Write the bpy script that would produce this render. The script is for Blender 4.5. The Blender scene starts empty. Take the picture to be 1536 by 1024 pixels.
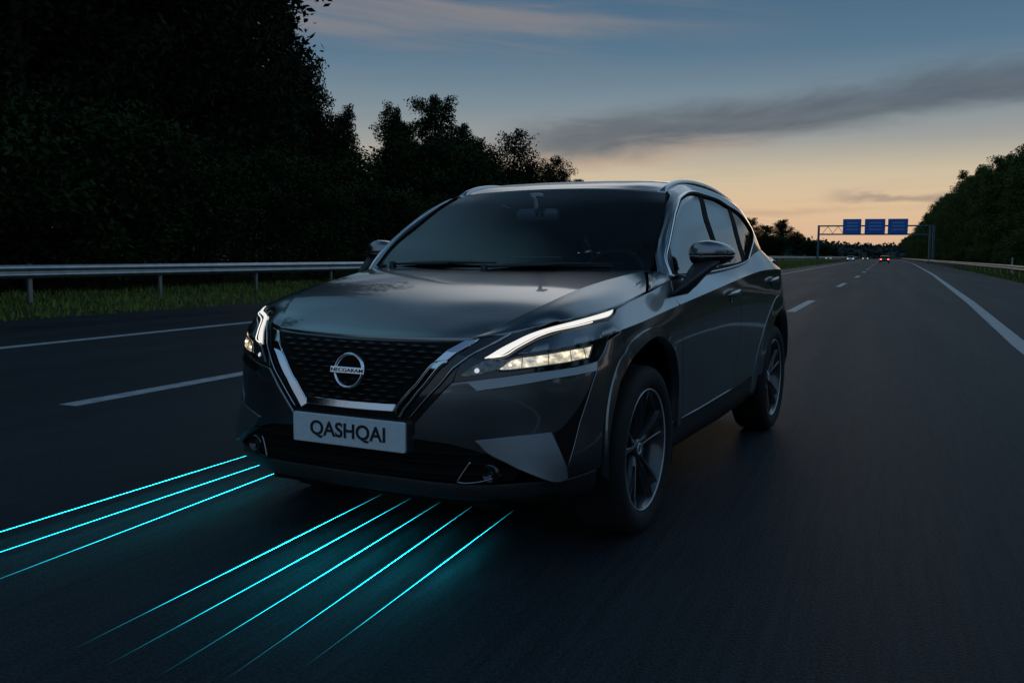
# Dusk motorway with a dark crossover: everything is built here in code, nothing is loaded.
CAM_F = 1373.571; CAM_H = 1.1792
CAM_M = [[0.92747, -0.042937, 0.371424], [0.37381, 0.084927, -0.923609], [0.008113, 0.995462, 0.094818]]
CAR_LOC = (-1.7785, 3.8561, 0.0); CAR_RZ = -0.09008
SKY_S = 1.0; EXPO = 0.22; CYAN_S = 1.5
def CAR_PT(x, y, z):
    import math
    c, s = math.cos(CAR_RZ), math.sin(CAR_RZ); return (CAR_LOC[0]+c*x-s*y, CAR_LOC[1]+s*x+c*y, z)
import numpy as np
# ---------------------------------------------------------------- surface nets (left half of the car, metres; x out, y back, z up)
def _cr(P, f, crease=()):
    """Catmull-Rom along axis 0 of P (n,m...) at float index f (array); crease = indices where the tangent breaks."""
    n = P.shape[0]
    f = np.clip(f, 0, n-1-1e-9); i = np.floor(f).astype(int); u = (f-i)
    cr = np.zeros(n+2, bool)
    for c in crease: cr[c] = True
    a = np.maximum(i-1, 0); d = np.minimum(i+2, n-1)
    p0, p1, p2, p3 = P[a], P[i], P[i+1], P[d]
    sh = (slice(None),)+(None,)*(P.ndim-1)
    m1 = np.where(((i == 0) | cr[i])[sh], p2-p1, (p2-p0)/2)
    m2 = np.where(((i+1 == n-1) | cr[i+1])[sh], p2-p1, (p3-p1)/2)
    u = u[sh]
    return (2*u**3-3*u**2+1)*p1+(u**3-2*u**2+u)*m1+(-2*u**3+3*u**2)*p2+(u**3-u**2)*m2

class Net:
    def __init__(s, rows, tcrease=(), screase=(), flip=False):
        n = len(rows); m = len(rows[0])
        s.P = np.array(rows, float); s.tc = tcrease; s.sc = screase; s.flip = flip
    def ev(s, S, T):
        S = np.atleast_1d(np.asarray(S, float)); T = np.atleast_1d(np.asarray(T, float))
        # columns first (along t for the four neighbours), then s
        n, m, _ = s.P.shape
        i = np.clip(np.floor(S).astype(int), 0, n-2)
        idx = [np.maximum(i-1, 0), i, i+1, np.minimum(i+2, n-1)]
        Q = []
        for k in idx:
            C = s.P[k]                      # (N,m,3)
            Q.append(_crt(C, T, s.tc, s.tm))
        u = np.clip(S-i, -.5, 1.5)[:, None]
        sc = np.zeros(n+2, bool)
        for c in s.sc: sc[c] = True
        m1 = np.where(((i == 0) | sc[i])[:, None], Q[2]-Q[1], (Q[2]-Q[0])/2)
        m2 = np.where(((i+1 == n-1) | sc[i+1])[:, None], Q[2]-Q[1], (Q[3]-Q[1])/2)
        if s.mirror_start:                  # smooth across the centre line
            R = Q[2]*np.array([-1, 1, 1]); m1 = np.where((i == 0)[:, None], (Q[2]-R)/2, m1)
        if s.mirror_end:
            R = Q[1]*np.array([-1, 1, 1]); m2 = np.where((i+1 == n-1)[:, None], (R-Q[1])/2, m2)
        return (2*u**3-3*u**2+1)*Q[1]+(u**3-2*u**2+u)*m1+(-2*u**3+3*u**2)*Q[2]+(u**3-u**2)*m2
    mirror_start = False
    mirror_end = False
    tm = (False, False)     # smooth across the centre line at the first / last level
    def nrm(s, S, T):
        e = 4e-3
        n, m, _ = s.P.shape
        S = np.atleast_1d(np.asarray(S, float)); T = np.atleast_1d(np.asarray(T, float))
        # keep differences on the same side of a crease
        fl = np.floor(T+1e-7); lo = np.where(np.isin(fl, s.tc), np.maximum(T-e, fl), T-e); hi = T+e
        ce = np.floor(hi); hi = np.where(np.isin(ce, s.tc) & (ce > T+1e-7), ce, hi)
        d = s.ev(np.minimum(S+e, n-1), T)-s.ev(np.maximum(S-e, 0), T)
        q = s.ev(S, np.minimum(hi, m-1))-s.ev(S, np.maximum(lo, 0))
        N = np.cross(d, q); N /= np.linalg.norm(N, axis=1)[:, None]+1e-12
        return -N if s.flip else N

def _crt(C, T, crease, tm=(False, False)):
    N, m, _ = C.shape
    T = np.clip(T, 0, m-1-1e-9); j = np.floor(T).astype(int); u = (T-j)[:, None]
    cr = np.zeros(m+2, bool)
    for c in crease: cr[c] = True
    r = np.arange(N)
    p0, p1, p2, p3 = C[r, np.maximum(j-1, 0)], C[r, j], C[r, j+1], C[r, np.minimum(j+2, m-1)]
    # chord-aware tangents
    def L(a, b): return np.linalg.norm(b-a, axis=1)[:, None]+1e-6
    a, b, c = L(p0, p1), L(p1, p2), L(p2, p3)
    m1 = ((p1-p0)/a*b+(p2-p1)/b*a)/(a+b)*b
    m2 = ((p2-p1)/b*c+(p3-p2)/c*b)/(b+c)*b
    m1 = np.where(((j == 0) | cr[j])[:, None], p2-p1, m1)
    m2 = np.where(((j+1 == m-1) | cr[j+1])[:, None], p2-p1, m2)
    F = np.array([-1, 1, 1])
    if tm[0]: m1 = np.where((j == 0)[:, None], (p2-p2*F)/2, m1)
    if tm[1]: m2 = np.where((j+1 == m-1)[:, None], (p1*F-p1)/2, m2)
    return (2*u**3-3*u**2+1)*p1+(u**3-2*u**2+u)*m1+(-2*u**3+3*u**2)*p2+(u**3-u**2)*m2

# lower body wrap: stations run from the centre of the nose round the corner and along the flank to the tail
NET_W = Net([
 [(0,-.80,.262),(0,-.875,.295),(0,-.885,.42),(0,-.893,.56),(0,-.885,.68),(0,-.868,.76),(0,-.843,.81),(0,-.80,.857)],
 [(.2,-.795,.262),(.2,-.87,.295),(.2,-.880,.42),(.2,-.888,.56),(.2,-.880,.68),(.2,-.863,.76),(.2,-.838,.812),(.2,-.792,.860)],
 [(.39,-.775,.262),(.40,-.845,.295),(.40,-.855,.42),(.40,-.864,.56),(.40,-.862,.68),(.40,-.850,.765),(.40,-.826,.82),(.42,-.768,.868)],
 [(.515,-.725,.262),(.54,-.79,.298),(.545,-.795,.415),(.545,-.806,.56),(.545,-.808,.68),(.548,-.800,.75),(.545,-.782,.795),(.575,-.685,.893)],
 [(.635,-.655,.258),(.672,-.715,.298),(.685,-.725,.405),(.68,-.728,.56),(.68,-.726,.68),(.685,-.712,.765),(.68,-.695,.825),(.672,-.566,.918)],
 [(.725,-.55,.25),(.768,-.615,.293),(.79,-.635,.39),(.785,-.63,.56),(.785,-.622,.68),(.785,-.607,.775),(.77,-.60,.846),(.738,-.53,.937)],
 [(.79,-.42,.24),(.84,-.48,.29),(.86,-.50,.40),(.862,-.50,.56),(.862,-.495,.68),(.855,-.49,.785),(.835,-.495,.858),(.79,-.407,.957)],
 [(.82,-.30,.24),(.868,-.32,.29),(.895,-.335,.405),(.900,-.335,.56),(.900,-.335,.68),(.897,-.34,.79),(.885,-.36,.889),(.825,-.248,.977)],
 [(.825,-.12,.245),(.875,-.12,.30),(.903,-.12,.41),(.908,-.12,.56),(.911,-.12,.69),(.910,-.12,.80),(.900,-.14,.910),(.838,-.113,.997)],
 [(.82,.15,.25),(.872,.15,.30),(.895,.15,.41),(.903,.15,.56),(.909,.15,.69),(.911,.15,.81),(.902,.15,.937),(.840,.13,1.025)],
 [(.815,.5,.25),(.865,.5,.30),(.883,.5,.403),(.891,.5,.55),(.901,.5,.69),(.909,.5,.82),(.903,.5,.967),(.852,.45,1.073)],
 [(.815,1.0,.25),(.862,1.0,.31),(.880,1.0,.412),(.886,1.0,.55),(.897,1.0,.69),(.907,1.0,.83),(.903,1.0,1.008),(.850,1.0,1.085)],
 [(.815,1.5,.25),(.862,1.5,.31),(.880,1.5,.422),(.886,1.5,.55),(.897,1.5,.69),(.907,1.5,.85),(.903,1.5,1.050),(.842,1.5,1.108)],
 [(.815,2.0,.26),(.862,2.0,.32),(.883,2.0,.436),(.892,2.0,.55),(.903,2.0,.69),(.911,2.0,.86),(.903,2.0,1.085),(.828,1.95,1.14)],
 [(.815,2.4,.26),(.865,2.4,.33),(.888,2.4,.45),(.899,2.4,.55),(.910,2.4,.69),(.915,2.4,.86),(.900,2.4,1.095),(.79,2.38,1.198)],
 [(.81,2.8,.27),(.86,2.8,.33),(.885,2.8,.45),(.898,2.8,.56),(.908,2.8,.70),(.906,2.8,.86),(.880,2.8,1.09),(.752,2.75,1.222)],
 [(.79,3.02,.28),(.84,3.08,.34),(.868,3.12,.45),(.875,3.13,.56),(.872,3.13,.70),(.857,3.10,.86),(.825,3.06,1.075),(.705,2.98,1.20)],
 [(.73,3.22,.29),(.775,3.30,.34),(.80,3.35,.45),(.808,3.365,.56),(.803,3.35,.70),(.78,3.28,.86),(.75,3.21,1.06),(.625,3.09,1.20)],
 [(.56,3.34,.29),(.60,3.42,.34),(.62,3.47,.45),(.62,3.485,.56),(.62,3.47,.70),(.60,3.37,.86),(.58,3.30,1.05),(.48,3.15,1.20)],
 [(.30,3.37,.29),(.31,3.45,.34),(.32,3.50,.45),(.32,3.515,.56),(.32,3.50,.70),(.31,3.40,.86),(.30,3.33,1.05),(.25,3.18,1.20)],
 [(0,3.37,.29),(0,3.45,.34),(0,3.50,.45),(0,3.515,.56),(0,3.50,.70),(0,3.41,.86),(0,3.34,1.05),(0,3.19,1.20)],
], tcrease=(6,), flip=False)
NET_W.mirror_start = NET_W.mirror_end = True
# cabin side and roof: stations run back from the windscreen pillar, levels run from the belt line up to the roof centre
NET_U = Net([
 [(.800,.375,1.09),(.742,.47,1.20),(.705,.69,1.34),(.672,.86,1.44),(.638,.992,1.507),(.52,.985,1.522),(.28,.972,1.534),(0,.968,1.538)],
 [(.848,.42,1.08),(.793,.535,1.225),(.747,.75,1.368),(.708,.95,1.466),(.655,1.08,1.525),(.52,1.09,1.556),(.28,1.09,1.568),(0,1.09,1.572)],
 [(.851,.75,1.08),(.803,.88,1.22),(.755,1.06,1.38),(.698,1.22,1.517),(.645,1.27,1.561),(.52,1.28,1.585),(.28,1.28,1.597),(0,1.28,1.600)],
 [(.843,1.45,1.106),(.803,1.48,1.23),(.755,1.53,1.385),(.697,1.58,1.516),(.642,1.60,1.571),(.52,1.61,1.597),(.28,1.61,1.608),(0,1.61,1.612)],
 [(.828,1.95,1.14),(.795,1.96,1.25),(.755,1.98,1.38),(.706,2.0,1.484),(.650,2.02,1.553),(.52,2.03,1.585),(.28,2.04,1.598),(0,2.04,1.602)],
 [(.79,2.38,1.198),(.772,2.38,1.27),(.750,2.39,1.345),(.715,2.40,1.420),(.652,2.42,1.512),(.52,2.44,1.548),(.28,2.46,1.568),(0,2.46,1.574)],
 [(.752,2.75,1.222),(.735,2.72,1.27),(.715,2.70,1.33),(.685,2.71,1.39),(.628,2.74,1.462),(.50,2.77,1.50),(.27,2.80,1.526),(0,2.82,1.534)],
 [(.705,2.98,1.20),(.69,2.97,1.26),(.67,2.95,1.32),(.645,2.96,1.37),(.585,2.98,1.425),(.48,3.00,1.455),(.26,3.03,1.487),(0,3.05,1.497)],
], flip=False)
# bonnet: rows run back from the leading edge, columns run out from the centre line (column 3 is the ridge)
NET_H = Net([
 [(0,-.800,.860),(.15,-.796,.862),(.32,-.783,.866),(.455,-.757,.870),(.462,-.753,.871),(.472,-.748,.872)],
 [(0,-.735,.891),(.17,-.730,.893),(.36,-.713,.895),(.495,-.690,.893),(.535,-.700,.892),(.575,-.685,.893)],
 [(0,-.60,.943),(.20,-.595,.944),(.40,-.583,.943),(.552,-.600,.935),(.615,-.595,.928),(.672,-.566,.918)],
 [(0,-.44,.993),(.21,-.437,.995),(.43,-.435,.995),(.615,-.452,.988),(.685,-.500,.965),(.738,-.530,.937)],
 [(0,-.23,1.038),(.22,-.228,1.039),(.45,-.228,1.039),(.645,-.245,1.032),(.725,-.33,.998),(.790,-.407,.957)],
 [(0,.0,1.074),(.22,.0,1.0755),(.45,.0,1.0745),(.672,-.01,1.066),(.755,-.12,1.025),(.825,-.248,.977)],
 [(0,.15,1.096),(.23,.155,1.0975),(.47,.175,1.098),(.702,.20,1.090),(.775,.06,1.045),(.838,-.113,.997)],
 [(0,.215,1.104),(.24,.235,1.107),(.48,.285,1.1105),(.732,.37,1.108),(.785,.25,1.068),(.832,.11,1.022)],
], tcrease=(3,), flip=True)
NET_H.tm = (True, False); NET_U.tm = (False, True)
# windscreen
def _ws():
    ed = [(.765,.372,1.108),(.748,.46,1.193),(.703,.69,1.34),(.670,.86,1.44),(.636,.99,1.503)]
    ce = [(0,.205,1.096),(0,.385,1.215),(0,.588,1.340),(0,.780,1.447),(0,.962,1.536)]
    rows = []
    for f in (0, .3, .6, .82, 1.0):
        k = f**2.3
        rows.append([(f*e[0], c[1]+(e[1]-c[1])*k, c[2]+(e[2]-c[2])*k) for e, c in zip(ed, ce)])
    return rows
NET_G = Net(_ws(), flip=False)
NET_G.mirror_start = True
NETS = dict(W=NET_W, U=NET_U, H=NET_H, G=NET_G)
POLY = {
 'bumper': ('W', [(1.419, 2.9629, 1), (1.6622, 3.4313, 0), (1.9288, 3.9048, 0), (2.1794, 4.4048, 1), (2.8422, 4.6606, 0), (3.4313, 4.8138, 0), (4.3677, 4.8748, 0), (5.3302, 4.9191, 0), (5.9891, 5.0014, 1), (6.25, 5.3492, 0), (6.5044, 5.7875, 1), (7.0843, 5.9337, 1), (7.1237, 5.4578, 0), (7.1119, 5.1349, 1), (6.8386, 4.8827, 0), (6.5866, 4.404, 0), (6.3438, 3.6085, 0), (6.2615, 2.8091, 0), (6.2405, 2.3295, 0), (6.2595, 1.7625, 1), (5.5439, 1.758, 0), (5.0044, 1.6942, 1), (4.7356, 1.6463, 0), (4.4672, 1.6596, 0), (4.1006, 1.7421, 0), (3.7633, 1.9099, 0), (3.4518, 2.0495, 0), (3.0959, 2.1849, 0), (2.7543, 2.314, 0), (2.406, 2.405, 0), (2.0745, 2.484, 0), (1.7198, 2.5144, 0), (1.404, 2.5229, 0), (0.75, 2.2394, 0), (0.0, 2.2287, 1), (0.0, 2.3358, 1), (0.75, 2.3465, 0), (1.4079, 2.6678, 1)]),
 'trap': ('W', [(2.7333, 2.609, 1), (3.6278, 2.7466, 0), (4.5869, 2.841, 1), (4.7781, 2.4592, 0), (4.9501, 2.1033, 1), (4.986, 1.7828, 1), (4.6458, 1.6569, 0), (4.1509, 1.7788, 0), (3.574, 2.0509, 0), (3.0408, 2.3108, 0), (2.849, 2.5013, 0)]),
 'shelf': ('W', [(2.528, 4.4995, 1), (3.1871, 4.7522, 0), (4.3693, 4.8475, 0), (5.1191, 4.8918, 0), (5.9359, 4.9736, 1), (5.8391, 4.6524, 1), (5.1291, 4.5994, 0), (4.3975, 4.5068, 0), (3.2127, 4.246, 0), (2.8002, 4.1024, 1)]),
 'curtain': ('W', [(4.6633, 2.8216, 1), (4.7806, 2.5168, 0), (4.9718, 2.07, 1), (5.3086, 2.7705, 0), (5.5806, 3.6804, 0), (5.8382, 4.5569, 1), (5.5731, 3.8879, 0), (5.2939, 3.3978, 0), (4.981, 2.9956, 0)]),
 'brow': ('W', [(3.6061, 6.0796, 1), (3.8734, 6.2964, 0), (4.1231, 6.4205, 0), (4.6451, 6.4941, 0), (5.4055, 6.5606, 0), (6.1533, 6.5661, 0), (6.6222, 6.5081, 1), (7.0755, 5.9316, 1), (6.2989, 5.9925, 0), (5.7363, 5.9849, 0), (4.8627, 5.9087, 0), (4.0003, 5.9818, 0)]),
 'lamp_base': ('W', [(3.0902, 6.9165, 1), (3.6259, 6.9341, 0), (5.0007, 6.9342, 0), (5.9964, 6.9436, 0), (6.9348, 6.9247, 1), (6.843, 6.6352, 0), (6.6083, 6.4544, 1), (6.6966, 6.143, 0), (6.5346, 5.8044, 0), (6.2377, 5.3528, 0), (5.9872, 4.9892, 1), (5.3297, 4.9067, 0), (4.3685, 4.8611, 0), (3.4323, 4.7975, 0), (2.1978, 4.4075, 1), (2.3237, 5.3933, 1), (2.6775, 6.3839, 0)]),
 'drl': ('W', [(2.8536, 6.0754, 1), (3.0712, 6.3991, 0), (3.3172, 6.6034, 0), (3.611, 6.748, 0), (4.1303, 6.8247, 0), (5.2314, 6.8553, 0), (5.9912, 6.8721, 0), (6.6114, 6.8781, 0), (6.864, 6.8847, 1), (6.7856, 6.76, 0), (6.5932, 6.7048, 0), (5.981, 6.7297, 0), (5.2254, 6.7163, 0), (4.3645, 6.7287, 0), (3.9332, 6.6592, 0), (3.688, 6.5668, 0), (3.4136, 6.382, 0), (3.1967, 6.1721, 0)]),
 'lamp': ('W', [(3.2102, 5.2439, 1), (3.4541, 5.7669, 0), (3.6563, 5.8616, 0), (4.0048, 5.7789, 0), (4.8502, 5.7606, 0), (5.875, 5.7902, 1), (5.6306, 5.2101, 1), (4.8072, 5.1402, 0), (4.3603, 5.1252, 0), (4.0203, 5.0957, 0), (3.4167, 5.133, 0)]),
 'lamp_in': ('W', [(2.3448, 4.6689, 1), (2.6696, 5.5072, 0), (2.8917, 5.9667, 0), (3.1535, 6.0349, 0), (3.4511, 5.8621, 1), (3.209, 5.279, 1), (2.8292, 4.9135, 0)]),
 'surround': ('W', [(0.0, 6.97, 1), (1.0, 6.97, 0), (2.0, 6.97, 0), (2.6, 6.97, 0), (3.0902, 6.9165, 1), (2.6775, 6.3839, 0), (2.3205, 5.4365, 1), (2.1888, 4.4492, 1), (1.7942, 3.6898, 0), (1.419, 2.9629, 1), (1.4079, 2.6678, 1), (0.75, 2.3501, 0), (0.0, 2.3394, 1)]),
 'grille': ('W', [(0.0, 6.8, 1), (1.0, 6.8, 0), (2.0, 6.8, 0), (2.1491, 6.6856, 1), (1.7676, 5.3261, 0), (1.0729, 3.4816, 1), (0.5, 3.5068, 0), (0.0, 3.4902, 1)]),
 'chrome_top': ('W', [(2.1449, 6.7289, 1), (2.4167, 6.8089, 1), (2.0278, 5.4876, 1), (1.767, 5.3345, 1)]),
 'chrome_arm': ('W', [(1.767, 5.3345, 1), (2.0146, 5.4668, 1), (1.5666, 4.1315, 0), (1.2382, 3.3997, 0), (1.1316, 3.1588, 1), (1.0053, 3.2978, 1), (1.0731, 3.4714, 0), (1.4047, 4.1659, 0)]),
 'chrome_bar': ('W', [(0.0, 3.4985, 1), (0.5, 3.5068, 0), (1.0398, 3.5235, 1), (1.0, 3.3075, 1), (0.5, 3.2909, 0), (0.0, 3.2826, 1)]),
 'intake': ('W', [(0.0, 2.3215, 1), (0.75, 2.3358, 0), (1.4047, 2.5502, 0), (1.721, 2.5595, 0), (2.0762, 2.5376, 0), (2.4082, 2.4672, 0), (2.7564, 2.3754, 0), (3.0971, 2.2366, 0), (3.4518, 2.0917, 0), (3.8443, 1.8738, 1), (3.6224, 1.5299, 1), (2.266, 1.4849, 0), (0.972, 1.4744, 0), (0.0, 1.4492, 1)]),
 'lip': ('W', [(0.0, 1.45, 1), (1.0, 1.45, 0), (2.0, 1.42, 0), (3.0, 1.4, 0), (4.0, 1.5, 0), (4.7, 1.6, 1), (4.8, 1.25, 1), (4.0, 1.0, 0), (3.0, 0.95, 0), (2.0, 0.95, 0), (1.0, 1.0, 0), (0.0, 1.0, 1)]),
 'under_lip': ('W', [(0.0, 1.2, 1), (2.0, 1.15, 0), (4.0, 1.2, 0), (5.0, 1.6, 0), (5.6, 1.7, 0), (6.0, 1.75, 1), (6.0, 0.0, 1), (4.0, 0.0, 0), (2.0, 0.0, 0), (0.0, 0.0, 1)]),
 'flare_f': ('W', [(6.2747, 1.3952, 1), (6.2595, 1.7625, 0), (6.2445, 2.6033, 0), (6.3438, 3.6085, 0), (6.5866, 4.404, 0), (6.8386, 4.8827, 0), (7.0698, 5.081, 0), (7.3136, 5.3749, 0), (7.801, 5.5953, 0), (8.2505, 5.665, 0), (8.5252, 5.6413, 0), (8.8225, 5.4759, 0), (9.1176, 5.1864, 0), (9.3497, 4.7822, 0), (9.5134, 4.3961, 0), (9.699, 3.5959, 0), (9.8121, 3.0659, 0), (9.8847, 1.8929, 1), (9.716, 1.9278, 1), (9.6666, 3.1076, 0), (9.5464, 3.7953, 0), (9.3495, 4.4432, 0), (9.0699, 4.8936, 0), (8.61, 5.2772, 0), (8.0943, 5.2635, 0), (7.5988, 5.0352, 0), (7.242, 4.7911, 0), (6.7901, 4.2051, 0), (6.5644, 3.5839, 0), (6.3762, 2.8735, 0), (6.293, 2.3201, 0), (6.3921, 1.3607, 1)]),
 'fender': ('W', [(7.0843, 5.9337, 1), (6.6222, 6.5081, 1), (6.843, 6.6352, 0), (7.0476, 6.8873, 1), (7.9539, 6.9398, 0), (8.9, 6.98, 0), (9.5, 6.98, 0), (9.85, 6.98, 1), (9.7282, 6.5637, 0), (9.6662, 6.0741, 0), (9.7212, 5.4882, 0), (9.7805, 4.9696, 0), (9.9397, 3.5698, 0), (10.0763, 1.9804, 1), (9.9233, 1.9294, 1), (9.8121, 3.0659, 0), (9.699, 3.5959, 0), (9.5134, 4.3961, 0), (9.3497, 4.7822, 0), (9.1176, 5.1864, 0), (8.8225, 5.4759, 0), (8.5252, 5.6413, 0), (8.2505, 5.665, 0), (7.801, 5.5953, 0), (7.3136, 5.3749, 0), (7.1119, 5.1349, 1), (7.1237, 5.4578, 0)]),
 'front_door': ('W', [(9.85, 7.0, 1), (9.7282, 6.5637, 0), (9.6662, 6.0741, 0), (9.7212, 5.4882, 0), (9.7805, 4.9696, 0), (9.9397, 3.5698, 0), (10.0722, 2.0106, 1), (10.8595, 2.0322, 0), (11.7769, 2.0085, 0), (12.2223, 2.0128, 1), (12.0405, 2.9081, 0), (12.1218, 3.5208, 0), (12.1461, 4.0561, 0), (12.144, 4.6502, 0), (12.1225, 5.0268, 0), (12.0602, 5.3779, 0), (11.9701, 5.8299, 0), (11.85, 7.0, 1), (11.0, 7.0, 0), (10.2, 7.0, 0)]),
 'rear_door': ('W', [(11.85, 7.0, 1), (11.9701, 5.8299, 0), (12.0602, 5.3779, 0), (12.1225, 5.0268, 0), (12.144, 4.6502, 0), (12.1461, 4.0561, 0), (12.1218, 3.5208, 0), (12.0405, 2.9081, 0), (12.2223, 2.0128, 1), (12.9996, 2.0415, 0), (13.0449, 2.0032, 1), (13.1608, 3.0722, 0), (13.4071, 4.0613, 0), (13.7439, 4.7061, 0), (14.1233, 5.1062, 0), (14.1718, 5.1274, 1), (14.123, 5.5101, 0), (14.0496, 5.9358, 0), (14.0, 7.0, 1), (13.0, 7.0, 0), (12.4, 7.0, 0)]),
 'quarter': ('W', [(14.0, 7.0, 1), (14.0496, 5.9358, 0), (14.123, 5.5101, 0), (14.1718, 5.1274, 1), (14.4834, 5.2431, 0), (14.8611, 5.1941, 0), (15.2965, 5.0, 0), (15.6897, 4.4978, 0), (15.7764, 4.3104, 1), (16.6, 4.25, 1), (16.95, 5.0, 0), (17.0, 6.0, 0), (16.95, 7.0, 1), (16.0, 7.0, 0), (15.0, 7.0, 0)]),
 'rear_bumper': ('W', [(15.7764, 4.3104, 1), (15.957, 3.7131, 0), (16.1335, 2.6401, 0), (15.97, 1.0, 1), (17.0, 0.8, 0), (18.0, 0.8, 0), (19.0, 0.8, 0), (20.0, 0.8, 1), (20.0, 4.4, 1), (19.0, 4.4, 0), (18.0, 4.4, 0), (17.0, 4.3, 0), (16.6, 4.25, 1)]),
 'tailgate': ('W', [(16.6, 4.25, 1), (17.0, 4.3, 0), (18.0, 4.4, 0), (19.0, 4.4, 0), (20.0, 4.4, 1), (20.0, 7.0, 1), (19.0, 7.0, 0), (18.0, 7.0, 0), (16.95, 7.0, 1), (17.0, 6.0, 0), (16.95, 5.0, 0)]),
 'tail_lamp': ('W', [(15.05, 6.4, 1), (15.6, 6.62, 0), (16.4, 6.75, 0), (17.0, 6.7, 0), (18.5, 6.6, 1), (18.5, 5.9, 1), (17.0, 5.95, 0), (16.0, 6.05, 0), (15.5, 6.18, 0)]),
 'flare_r': ('W', [(12.9779, 0.6844, 1), (13.0111, 1.8634, 0), (13.1608, 3.0722, 0), (13.4071, 4.0613, 0), (13.7439, 4.7061, 0), (14.1233, 5.1062, 0), (14.4834, 5.2431, 0), (14.8611, 5.1941, 0), (15.2965, 5.0, 0), (15.6897, 4.4978, 0), (15.957, 3.7131, 0), (16.1335, 2.6401, 0), (16.3158, 1.2047, 1), (16.1334, 1.2046, 1), (16.0801, 1.5751, 0), (15.9089, 2.6309, 0), (15.7115, 3.4742, 0), (15.465, 4.0974, 0), (15.174, 4.5068, 0), (14.8521, 4.7386, 0), (14.5455, 4.7762, 0), (14.2595, 4.6244, 0), (13.9957, 4.2997, 0), (13.7668, 3.7829, 0), (13.5968, 3.0517, 0), (13.5021, 1.9735, 0), (13.3315, 1.8236, 0), (13.3066, 0.6424, 1)]),
 'sill': ('W', [(9.641, 2.0704, 1), (10.6137, 2.0162, 0), (11.8, 2.0021, 0), (13.0, 2.0088, 1), (13.0449, 0.675, 1), (13.0, 0.0, 0), (12.0, 0.0, 0), (11.0, 0.0, 0), (10.0, 0.0, 0), (9.6, 0.0, 1)]),
 'pillar': ('U', [(0.0, 4.0, 1), (0.0, 2.0, 0), (0.0, 0.0, 1), (0.9, 0.0, 1), (0.7251, 0.5324, 0), (0.9835, 1.2338, 0), (0.9492, 2.248, 0), (1.0146, 2.9863, 0), (1.5148, 3.1284, 0), (2.0712, 3.0638, 0), (2.5636, 2.997, 0), (3.3686, 3.0635, 0), (3.9131, 2.9198, 0), (4.7399, 2.9944, 0), (5.2236, 2.2386, 0), (5.2783, 1.6085, 0), (4.9736, 0.8664, 0), (4.4677, 0.241, 0), (4.25, 0.0, 1), (5.0, 0.0, 0), (6.0, 0.0, 0), (7.0, 0.0, 1), (7.0, 4.0, 1), (6.0, 4.0, 0), (5.0, 4.0, 0), (4.0, 4.0, 0), (3.0, 4.0, 0), (2.0, 4.0, 0), (1.0, 4.0, 0)]),
 'dlo_line': ('U', [(0.9, 0.06, 1), (0.7251, 0.5324, 0), (0.9835, 1.2338, 0), (0.9492, 2.248, 0), (1.0146, 2.9863, 0), (1.5148, 3.1284, 0), (2.0712, 3.0638, 0), (2.5636, 2.997, 0), (3.3686, 3.0635, 0), (3.9131, 2.9198, 0), (4.7399, 2.9944, 0), (5.2236, 2.2386, 0), (5.2783, 1.6085, 0), (4.9736, 0.8664, 0), (4.4677, 0.241, 0), (4.25, 0.06, 1)]),
 'win_f': ('U', [(0.93, 0.02, 1), (0.7566, 0.4878, 0), (1.027, 1.2028, 0), (1.0168, 2.1863, 0), (1.0701, 2.881, 0), (1.5085, 2.9739, 0), (2.0089, 2.945, 0), (2.3181, 2.9009, 1), (2.4996, 2.0038, 0), (2.6977, 1.2226, 0), (2.83, 0.02, 1), (2.0, 0.02, 0), (1.5, 0.02, 0)]),
 'win_r': ('U', [(2.4897, 2.9, 1), (3.2956, 2.9064, 0), (3.8691, 2.7639, 1), (3.849, 1.5009, 0), (3.9349, 0.3766, 0), (3.95, 0.02, 1), (3.5, 0.02, 0), (3.0, 0.02, 0), (2.9, 0.02, 1), (2.8172, 1.2221, 0), (2.6417, 2.0187, 0)]),
 'win_q': ('U', [(4.0151, 2.791, 1), (4.5912, 2.7066, 0), (5.0348, 2.0355, 0), (5.131, 1.5533, 0), (4.8995, 0.9007, 0), (4.4315, 0.3275, 0), (4.2, 0.02, 1), (4.03, 0.02, 1), (4.1098, 0.316, 0), (4.0189, 1.5125, 0)]),
 'pil_b': ('U', [(2.3125, 2.9787, 1), (2.5708, 2.9661, 1), (2.6706, 2.0219, 1), (2.8421, 1.2219, 1), (2.93, 0.0, 1), (2.8, 0.0, 1), (2.6746, 1.2226, 1), (2.4716, 2.001, 1)]),
 'pil_c': ('U', [(3.8657, 2.8814, 1), (4.0838, 2.8601, 1), (4.0633, 1.5168, 1), (4.1561, 0.2966, 1), (4.05, 0.0, 1), (3.93, 0.0, 1), (3.8931, 0.3891, 1), (3.8085, 1.4991, 1)]),
 'sail': ('U', [(0.93, 0.0, 1), (0.728, 0.4677, 0), (1.0429, 1.045, 1), (1.128, 0.6262, 0), (1.2, 0.0, 1)]),
 'v2': ('W', [(3.0726, 6.9209, 1), (2.8587, 6.6762, 0), (2.5748, 6.2531, 0), (2.3059, 5.4372, 1), (1.9187, 4.3159, 0), (1.593, 3.6582, 0), (1.3201, 3.1218, 1)]),
 'curtain_line': ('W', [(5.8625, 4.6488, 1), (5.5806, 3.6804, 0), (5.3086, 2.7705, 0), (5.0472, 2.1108, 0), (5.0012, 1.8309, 1)]),
 'drl2': ('W', [(2.9774, 6.0845, 1), (3.3096, 6.1177, 0), (3.4922, 6.3045, 0), (3.7323, 6.4589, 0), (3.9716, 6.565, 0), (4.4059, 6.6337, 0), (5.2071, 6.644, 0), (5.9759, 6.6589, 1)]),
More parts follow.
